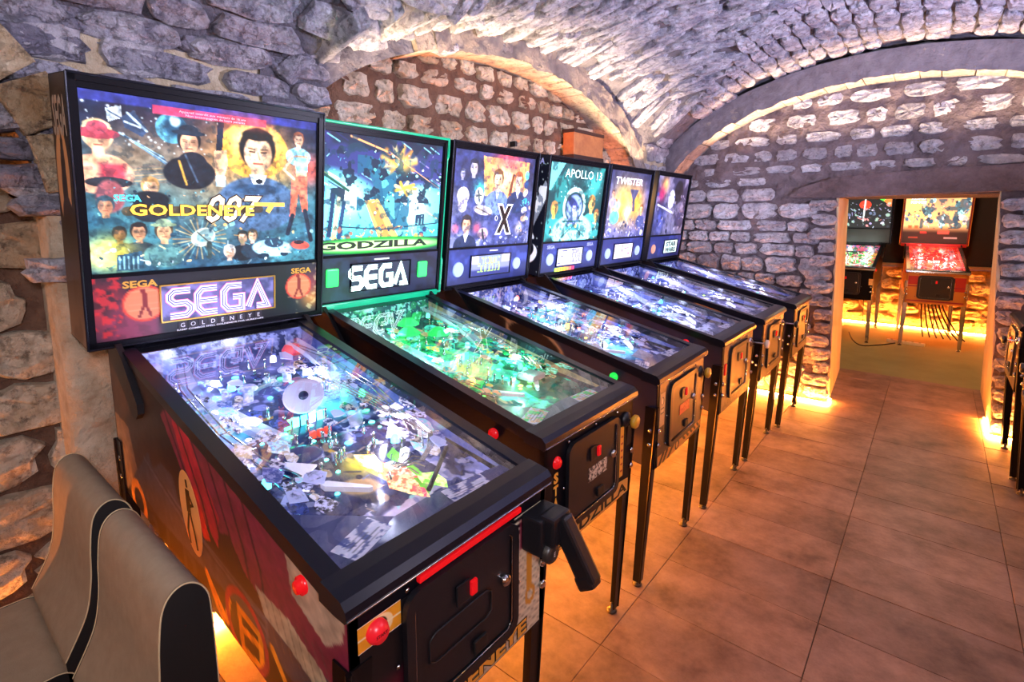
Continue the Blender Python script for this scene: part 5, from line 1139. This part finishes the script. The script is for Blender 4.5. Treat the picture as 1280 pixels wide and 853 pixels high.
def extra_night(root, cab):
    def marks(c):
        q = [side_uv(-1.0, .985), side_uv(-.72, .955)]
        for (x, z, rx, rz) in ((-.90, 1.06, .20, .05), (-.60, .975, .15, .055)):
            u, v = side_uv(x, z); c.ell(u, v, rx / 1.25 * 1.12, rz / .38 * 1.25, '#a88c6c', .18, .1); c.ell(u, v, rx / 1.25, rz / .38, '#0a0a10', .18, .08)
        c.line([side_uv(-.74, 1.0), side_uv(-.72, .93)], .05, '#a88c6c')
    side_dark('#2c2a3c', marks)(root)
    sb = Canvas(40, 90, '#b89468', 4); sb.ell(.5, .25, .3, .12, '#1c1410'); sb.ell(.46, .25, .2, .10, '#e8c490'); sb.rect(.15, .45, .85, .62, '#2a2018', .02); sb.rect(.2, .48, .8, .59, '#caa878', .02)
    sheet('start_decal', root, sb, (.0042, -.255, .85), (0, .05, 0), (0, 0, -.14), PRINT)
    fd = Canvas(110, 14, '#c88c3c', 4); fd.ell(.42, .5, .05, .48, '#181010'); fd.ell(.42, .5, .025, .32, '#d8a050')
    for (a, b) in ((.04, .12), (.12, .20), (.22, .34)): fd.line([(a, .95), (b, .1)], .35, '#181010')
    for k in range(5): fd.line([(.55 + .09 * k, .15), (.60 + .09 * k, .55)], .25, '#3a2410')
    fd.poly([(.5, 1), (1, .6), (1, 1)], '#1c120c')
    sheet('front_art', root, fd, (.0042, -.258, .585), (0, .516, 0), (0, 0, -.045), PRINT)
    mb = MB(); mb.box(.0095, .0115, -.045, .07, .70, .745, .001); c_ = mb.build('price_card', mat('red_card', '#e0583c', .4, noise=(70, '#c8142c', .04)), root)
def extra_moon(root, cab):
    side_dark('#1c2450')(root)
    hb = Canvas(50, 140, '#0a0e1c', 31); hb.stars(60, 0, 0, 1, 1); hb.poly([(.15, .62), (.9, .20), (1.0, .24), (.95, .38), (.3, .74)], '#7c8498'); hb.mottle(14, '#e8ecf8', .52, .58, .9, mask=((hb.V < .70) & (hb.V > .25) & (np.abs(hb.V - (.72 - .5 * hb.U)) < .12)) * 1.); hb.line([(.15, .50), (.62, .68)], .03, '#d8dcec'); hb.ell(.45, .82, .40, .085, '#e8ecfc', -.2, .1); hb.ell(.32, .795, .38, .075, '#0a0e1c', -.2, .1)
    hs = sheet('side_art', root, hb, BM @ Vector((-.3568, BH - .003, -.180)), BN * .178, -BV * (BH - .006), SOFTLIT)  # side print given a glow of its own, with no lamp behind it
    lettering('side_lettering', hs, 'SEGA', BM @ Vector((-.3576, BH - .055, -.095)), BN, BV, .035, mat('badge_lilac', '#9ca4e0'), .11, bold=.03)
    lettering('front_lettering', root, 'APOLLO 13', (.0045, .0, .553), BU, (0, 0, 1), .034, INK, .46, bold=.01)
    mb = MB(); mb.box(.003, .010, -.245, -.222, .74, .80, .002); mb.build('start_button', RED, root)
def extra_storm(root, cab):
    side_dark('#1c2450', lambda c: c.rect(.66, .0, .80, .18, '#b88454', .02))(root)
    hb = Canvas(30, 90, '#152040', 31); hb.rect(.2, .06, .75, .62, '#d8a44c', .03); hb.rect(.2, .06, .75, .2, '#8c7040', .1, .6); hb.rect(.15, .55, .8, .85, '#4858b0', .1); hb.line([(.5, .86), (.6, .98)], .06, '#d8dcec')
    sheet('side_art', root, hb, BM @ Vector((-.3568, BH - .003, -.180)), BN * .178, -BV * (BH - .006), PRINT)
def extra_six(root, cab):
    side_dark('#20203c')(root)
    hb = Canvas(30, 90, '#14141c', 31); hb.glow(.5, .3, .25, '#c89c4c', .9); hb.glow(.4, .6, .2, '#a87848', .8)
    sheet('side_art', root, hb, BM @ Vector((-.3568, BH - .003, -.180)), BN * .178, -BV * (BH - .006), PRINT)

def art_moon(c):
    c.px[:] = hx('#0c3438'); c.mottle(4, '#1c7c78', .42, .58, .9); c.glow(.8, .25, .18, '#40c8c0', .8); c.poly([(0, 0), (.25, 0), (.05, .35), (0, .35)], '#6cd4d8', .9); c.stars(60, .2, .2, .95, .5)
    c.figure(.14, .58, .17, hair='#a8743c', skin='#e8a848', coat='#2c8c88'); c.figure(.80, .50, .20, hair='#c8843c', skin='#f0b860', coat='#3ca49c'); c.figure(.92, .66, .15, hair='#8c5c34', skin='#e8b060', coat='#2c8c88'); c.figure(.34, .82, .13, hair='#6c4c2c', skin='#e0a860', coat='#58b8b0')
    c.ell(.50, .88, .36, .24, '#8ce8e0', 0, .1); c.ell(.48, .54, .20, .25, '#c8f4e8', 0, .06); c.ell(.48, .55, .165, .20, '#12343c', 0, .06); c.ell(.48, .56, .14, .17, '#7c94e0', 0, .15); c.ell(.45, .50, .10, .06, '#1c2858', .5, .4); c.ell(.53, .63, .07, .05, '#c8dcff', -.4, .4); c.figure(.48, .57, .14, hair='#2c3470', skin='#a8b4f0', coat='#8090d8'); c.rect(.36, .78, .60, .86, '#2c8c90', .01); c.line([(.3, .74), (.66, .74)], .025, '#1c5c60'); c.box_noise(40, .1, .75, .9, 1, ['#0c3438', '#e8fcf8', '#58c8c0'], .01, .03)
    c.line([(.30, .95), (.5, .8), (.72, .95)], .02, '#1c5c60'); c.box_noise(60, .1, .75, .95, 1, ['#b8fcf4', '#1c6468', '#e8fcf8', '#e0b868'], .01, .03); c.mottle(14, '#082428', .6, .66, .6)
def text_moon(o): lettering('title_lettering', o, 'APOLLO 13', u1(.60, .17), BU, BV, .055, mat('lit_pale', '#d8fcf4', .4, emit=1.1), .46, halo=INK, halo_w=.02)
def art_storm(c):
    c.px[:] = hx('#484e88'); c.grad(.1, .32, '#1c2448', inv=True, al=.8); c.glow(.35, .5, .32, '#f8c848', .98); c.glow(.68, .48, .28, '#f4a838', .95); c.glow(.5, .6, .12, '#fff4c8', .9); c.poly([(.50, .26), (.72, .26), (.64, .42), (.66, .60), (.61, .60), (.58, .42)], '#383c60', .95)
    c.figure(.20, .50, .14, hair='#8c5434', skin='#f0c080', coat='#58b8d8'); c.figure(.12, .34, .10, hair='#5c4444', skin='#d8a080', coat='#8c88b8'); c.figure(.85, .56, .14, hair='#7c4c30', skin='#e8b478', coat='#3c4474'); c.glow(.24, .52, .07, '#58d0e8', .8)
    c.box_noise(110, 0, .70, 1, 1, ['#b8bce8', '#343c74', '#e8e8fc', '#d8b898', '#1c2450'], .01, .04); c.shade(14, .2)
def text_storm(o): lettering('title_lettering', o, 'TWISTER', u1(.45, .19), BU, BV, .05, mat('lit_white', '#f0eef8'), .44, bold=.02, shear=.1)
def art_six(c):
    c.px[:] = hx('#2c2c48'); c.mottle(4, '#6c6c8c', .45, .6, .8); c.glow(.25, .15, .12, '#f0b060', .95); c.glow(.18, .3, .12, '#b82860', .9); c.ell(.70, .25, .14, .2, '#181824', 0, .2); c.ell(.50, .38, .10, .16, '#c8ccec', 0, .3); c.line([(.1, .48), (.62, .62)], .03, '#e8ecff'); c.glow(.2, .75, .2, '#303c90', .8); c.box_noise(120, 0, .3, 1, 1, ['#8c8ca8', '#16162c', '#404468', '#6c6c8c', '#2c3878'], .01, .045); c.shade(12, .2)
NF = ['#58f0f0', '#f0f0ff', '#60ffb0', '#ff7058', '#f0d058']
M3 = dict(seed=3, pal=LV[:5] + ['#b8a8a0', '#5cd8e8', '#0e1538'], glow=NF, art=art_night, art_text=text_night, panel=panel_blue, panel_parts=pp('night'), extra=extra_night, lampcol=(.70, .72, 1.0), lampw=1.0, ge=3.0, front=FRONTWORN, button=GREENB, plunger=KNOBY, artres=3,
          paint=lambda c: (c.glow(.25, .25, .12, '#e85870', .8), c.line([(.6, .15), (.55, .35)], .05, '#4cc8e0'), c.poly([(.62, .2), (.8, .25), (.75, .5), (.6, .42)], '#1c2450'), c.poly([(.8, .28), (.93, .3), (.9, .5), (.8, .48)], '#f0c890'), c.glow(.5, .75, .1, '#58e8f8', .8), c.poly([(.5, .82), (.75, .8), (.7, .95), (.55, .95)], '#807c8c')))
M4 = dict(seed=4, pal=LV, glow=['#40f8f0', '#60ffe8', '#e8f0ff', '#60a0ff'], art=art_moon, art_text=text_moon, panel=panel_blue, panel_parts=pp('moon'), extra=extra_moon, lampcol=(.72, .82, 1.0), lampw=1.4, ge=5.0, front=FRONTWORN, plunger=KNOBP, rod=.085, frame=BLACK_TEX)
M5 = dict(seed=5, pal=LV, glow=['#f0f0ff', '#b8f850', '#e8f0ff', '#58e8e8'], art=art_storm, art_text=text_storm, panel=panel_blue, panel_parts=pp('storm'), extra=extra_storm, lampcol=(.80, .80, 1.0), lampw=1.3, ge=2.5, front=FRONTWORN, plunger=mat('black_knob', '#18181c', .3), rod=.085, button=BLACK_TEX)
M6 = dict(seed=6, pal=LV, glow=['#f0f0ff', '#58b8ff', '#58e8e8'], art=art_six, panel=panel_blue, panel_parts=pp('six'), extra=extra_six, lampcol=(.80, .80, 1.0), lampw=1.2, ge=2.5, front=FRONTWORN, button=BLACK_TEX)

pinball((0, 0, 0), 0, 'nearest pinball machine, collage backglass with gold title, launcher grip and red start button', M1, 3)
pinball((-.115, .722, 0), 0, 'pinball machine with bright green trim and green-lit playfield, second from the chairs', M2, 3)
pinball((-.109, 1.478, 0), R(1), 'pinball machine with portraits and a large X on its backglass and a green flipper button', M3, 3)
pinball((-.093, 2.252, 0), 0, 'pinball machine with a teal astronaut backglass and moon and spacecraft on its side', M4, 2)
pinball((-.077, 2.974, 0), 0, 'pinball machine with a yellow storm and tornado on its backglass, second from the far wall', M5, 2)
pinball((-.041, 3.696, 0), 0, 'last pinball machine of the row, grey backglass, against the far stone wall', M6, 2)

# machines along the right wall, facing the row
MR = dict(seed=7, pal=LV, glow=NF, art=art_six, lampcol=(.8, .8, 1), lampw=1.0, front=FRONTWORN, rail=BLACK, bar=BLACK, plunger=mat('black_knob', '#18181c'), rod=.06)
pinball((1.135, 3.73, 0), R(180), 'farther of the two dark pinball machines at the right edge, beside the doorway pier', MR, 1, 'pinball machines along the right wall')
MR2 = dict(MR); MR2['seed'] = 8
pinball((1.15, 2.98, 0), R(180), 'nearer of the two dark pinball machines at the right picture edge', MR2, 1, 'pinball machines along the right wall')

# back room machines
REDB = mat('red_cabinet', '#c8201c', .35); ORANGEF = mat('orange_cabinet', '#e0832c', .35); GOLDT = mat('brass_trim', '#d8963c', .3, .8)
def art_road(c):
    c.px[:] = hx('#f0b878'); c.glow(.2, .3, .25, '#f8d878', .9); c.glow(.55, .15, .2, '#e89070', .8); c.rect(.0, .0, 1, .05, '#c83030', .02); c.box_noise(40, .0, .35, .25, .55, ['#3c5c7c', '#1c2c3c', '#8cb0c8'], .01, .04)
    for (u, v, z) in ((.37, .40, .9), (.86, .38, 1.1), (.58, .58, .6)):
        for k in range(16): c.ell(u + c.rng.uniform(-.09, .09) * z, v + c.rng.uniform(-.25, .25) * z, .03 * z, .05 * z, ('#2c5c74', '#8ce0ec', '#1c2c3c', '#e8f8fc', '#e8b0a8')[c.rng.randint(5)], 0, .2)
        c.rect(u - .05 * z, v - .06 * z, u + .05 * z, v + .06 * z, '#9cecec', .02)
    c.mottle(12, '#2c4858', .5, .56, .8, mask=((c.U > .26) & (c.V > .15) & (c.V < .72)) * 1.); c.box_noise(60, .28, .2, .98, .7, ['#8ce0ec', '#1c2c3c', '#4c8ca0', '#e8c8b0'], .01, .035); c.grad(.66, .80, '#1c0e0a', al=.95); c.rect(.08, .66, .14, .72, '#f05830', .02); c.rect(.18, .66, .24, .72, '#f05830', .02); c.rect(.28, .78, .38, .81, '#e02c24', .01); c.rect(.55, .76, .72, .82, '#e84838', .01); c.rect(.1, .88, .25, .91, '#7c3020', .01); c.rect(.65, .88, .85, .91, '#a08078', .01)
def text_road(o):
    m_ = mat('lit_white', '#f0eef8'); lettering('title_lettering', o, 'ROAD', bs(-.20, .60, .003), BU, BV, .035, m_, .16, bold=.05, halo=INK, halo_w=.04); lettering('title_lettering', o, 'KINGS', bs(-.20, .55, .003), BU, BV, .035, m_, .17, bold=.05, halo=INK, halo_w=.04)
def extra_road(root, cab):
    mb = MB(); mb.box(.0, .004, -.262, .262, .80, .86); mb.box(.0, .004, -.262, -.17, .76, .80); mb.box(.0, .004, .17, .262, .70, .80); mb.build('red_band', REDB, root)
    mb = MB(); mb.box(.0, .005, -.262, .262, .735, .748); mb.box(.0, .005, -.262, .262, .56, .575); mb.build('red_stripe', mat('dark_red_stripe', '#b01830', .4), root)
    mb = MB(); mb.box(.003, .012, -.165, .165, .60, .85, .003); mb.build('coin_panel', mat('coin_panel_black', '#1c1612', .5), root)
    mb = MB(); mb.box(-.34, .34, -.02, .02, -.17, .01, .004, M=BM); mb.build('red_shelf', REDB, root)
RP = ['#e0202c', '#b81420', '#f06058', '#8c1018', '#f0d0c8', '#e8a040']
MB1 = dict(seed=11, pal=RP, base='#b8141c', glow=['#ff4038', '#ffb0a0'], art=art_road, art_text=text_road, extra=extra_road, lampcol=(1, .3, .25), lampw=3.0, fullart=True, front=ORANGEF, body=ORANGEF, trim=GOLDT, head=mat('dark_red_box', '#6c1810', .4), leg=CHROME, bar=CHROME, rail=CHROME, artres=2, panel=lambda c: c.rect(0, 0, 1, 1, '#2a1008'))
def art_race(c):
    c.px[:] = hx('#181c20'); c.rect(0, 0, 1, .12, '#e8b83c', .02); c.rect(.7, 0, 1, .08, '#d83020', .02); c.ell(.55, .35, .10, .12, '#e03c28'); c.line([(.55, .15), (.53, .8)], .03, '#e8f8ff'); c.poly([(.78, .2), (.92, .1), (.9, .3)], '#48c848'); c.poly([(.85, .25), (.98, .05), (.98, .4)], '#e07838')
    c.box_noise(110, .2, .3, 1, .95, ['#586c90', '#8cb0a8', '#28303c', '#b8c8e8', '#e08c90', '#a098d8'], .01, .05)
MB2 = dict(seed=12, pal=['#58c868', '#e84860', '#182018', '#58e8e0', '#f0d84c', '#6048b0'], base='#284838', glow=['#60ff70', '#ff5060', '#ffe060'], art=art_race, lampcol=(.9, 1, .9), lampw=2.5, leg=CHROME, bar=CHROME, rail=BLACK, artres=2, panel=lambda c: c.rect(0, 0, 1, 1, '#07080a'))
red_machine = pinball((.745, 7.08, 0), R(-86), 'red and orange pinball machine on brass legs in the back room', MB1, 2, 'pinball machines in the room beyond the doorway')
pinball((-.135, 6.95, 0), R(-90), 'black pinball machine with a green and red playfield, half behind the door jamb', MB2, 2, 'pinball machines in the room beyond the doorway')

# ------------------------------------------------------------------ padded chairs
FAB = mat('beige_fabric', '#94816a', .85, noise=(30, '#a8957c', .3), bump=(350, .35, .003)); SIDEB = mat('black_side_fabric', '#0b0b0c', .7); PIPE = mat('pale_piping', '#c8b48c', .6)
def smooth_path(pts, n=6):
    out = []
    for i in range(len(pts) - 1):
        p0 = Vector(pts[max(i - 1, 0)]); p1 = Vector(pts[i]); p2 = Vector(pts[i + 1]); p3 = Vector(pts[min(i + 2, len(pts) - 1)])
        for k in range(n):
            t = k / n; out.append(tuple(.5 * ((2 * p1) + (-p0 + p2) * t + (2 * p0 - 5 * p1 + 4 * p2 - p3) * t * t + (-p0 + 3 * p1 - 3 * p2 + p3) * t ** 3)))
    out.append(tuple(pts[-1])); return out
def chair(x0, x1, label):
    root = empty('padded_chair', ((x0 + x1) / 2, -.5, 0)); tag(root, label, 'chair', 'padded chairs beside the nearest machine'); ox, oy = (x0 + x1) / 2, -.5
    back = smooth_path([(-.372, .30), (-.370, .60), (-.372, .80), (-.380, .855), (-.405, .881), (-.432, .878), (-.452, .848), (-.462, .78), (-.468, .70), (-.485, .62), (-.530, .53)]) + [(-.525, .44), (-.44, .34)]
    seat = smooth_path([(-.50, .46), (-.53, .505), (-.60, .512), (-.85, .515), (-.96, .512), (-1.0, .49), (-1.01, .45), (-.99, .41)]) + [(-.95, .39), (-.45, .39)]
    w = (x1 - x0) / 2
    for nm, pr in (('backrest', back), ('seat', seat)):
        pl = [(a - oy, b) for a, b in pr]; mb = MB(); mb.prism(pl, 'x', -w + .004, w - .004, smooth=True, caps=False); o = mb.build(nm, FAB, root)
        for s in (-1, 1):
            mb = MB(); mb.prism([(a, b) for a, b in pl], 'x', s * (w - .006), s * w); mb.build('side_panel', SIDEB, o)
            mb = MB(); mb.tube([(s * (w - .001), a, b) for a, b in pl[:-2]], .0018, 6); mb.build('piping', PIPE, o)
    for sx in (-1, 1):
        for (ya, yb) in ((-.46, -.42), (-.93, -.97)):
            mb = MB(); mb.tube([(sx * (w - .04), ya - oy, .40), (sx * (w - .03), yb - oy, .0)], .013, 8); mb.build('leg', CHROME, root)
    return root
chair(-1.16, -.775, 'beige padded chair with black sides by the stone pier, the farther of two')
chair(-.712, -.322, 'beige padded chair with black sides against the nearest pinball machine, the closer of two')

# ------------------------------------------------------------------ small things
mb = MB(); mb.box(-1.475, -1.38, 2.56, 2.98, 1.99, 2.165, .006); o = mb.build('wall_box', mat('box_orange', '#a8643c', .6, noise=(14, '#c88450', .2))); tag(o, 'small brown and orange box on the arched wall above the machines', 'box')
mb = MB(); mb.box(-1.48, -1.375, 2.555, 2.985, 2.15, 2.175, .003); mb.box(-1.48, -1.375, 2.555, 2.985, 1.96, 1.995, .003); mb.build('box_rim', mat('box_dark', '#3a2420', .6), o)
mb = MB(); mb.box(-.02, .02, -.008, .008, 0, .028, .003); o = mb.build('sensor', BLACK_TEX, None, (-1.10, 1.52, 1.921)); tag(o, 'tiny black block on top of the backbox with portraits', 'sensor')
random.seed(5)
for k in range(7):
    x = .62 + k * .035; pts = [(x, 7.6, .62), (x + .01, 7.45, .45), (x + .03 + .02 * k, 7.35, .25 - .01 * k), (x + .06 + .03 * k, 7.3, .10)] 
    mb = MB(); mb.tube(smooth_path(pts), .008, 6); o = mb.build('cable', RUBBER, red_machine); o.matrix_parent_inverse = red_machine.matrix_basis.inverted()
mb = MB(); mb.tube(smooth_path([(-.1, 7.5, .01), (.0, 7.0, .008), (.12, 6.75, .008), (.3, 6.95, .008), (.42, 7.15, .01)]), .007, 6); o = mb.build('floor_cable', RUBBER); tag(o, 'thin black cable curving over the back room floor', 'cable')
mb = MB(); mb.box(-.19, .19, -.03, .03, 0, .035, .006); o = mb.build('power_strip', mat('white_strip', '#e8dcb0', .5), None, (.52, 7.22, 0)); o.rotation_euler = (0, 0, -.12); tag(o, 'white power strip lying on the back room floor', 'power strip')
for k in range(5):
    mb = MB(); mb.lathe([(.012, 0), (.012, .004), (.0, .004)], (-.14 + k * .07, 0, .034), 'z', 10); mb.build('socket', mat('socket_grey', '#8c8468', .5), o)
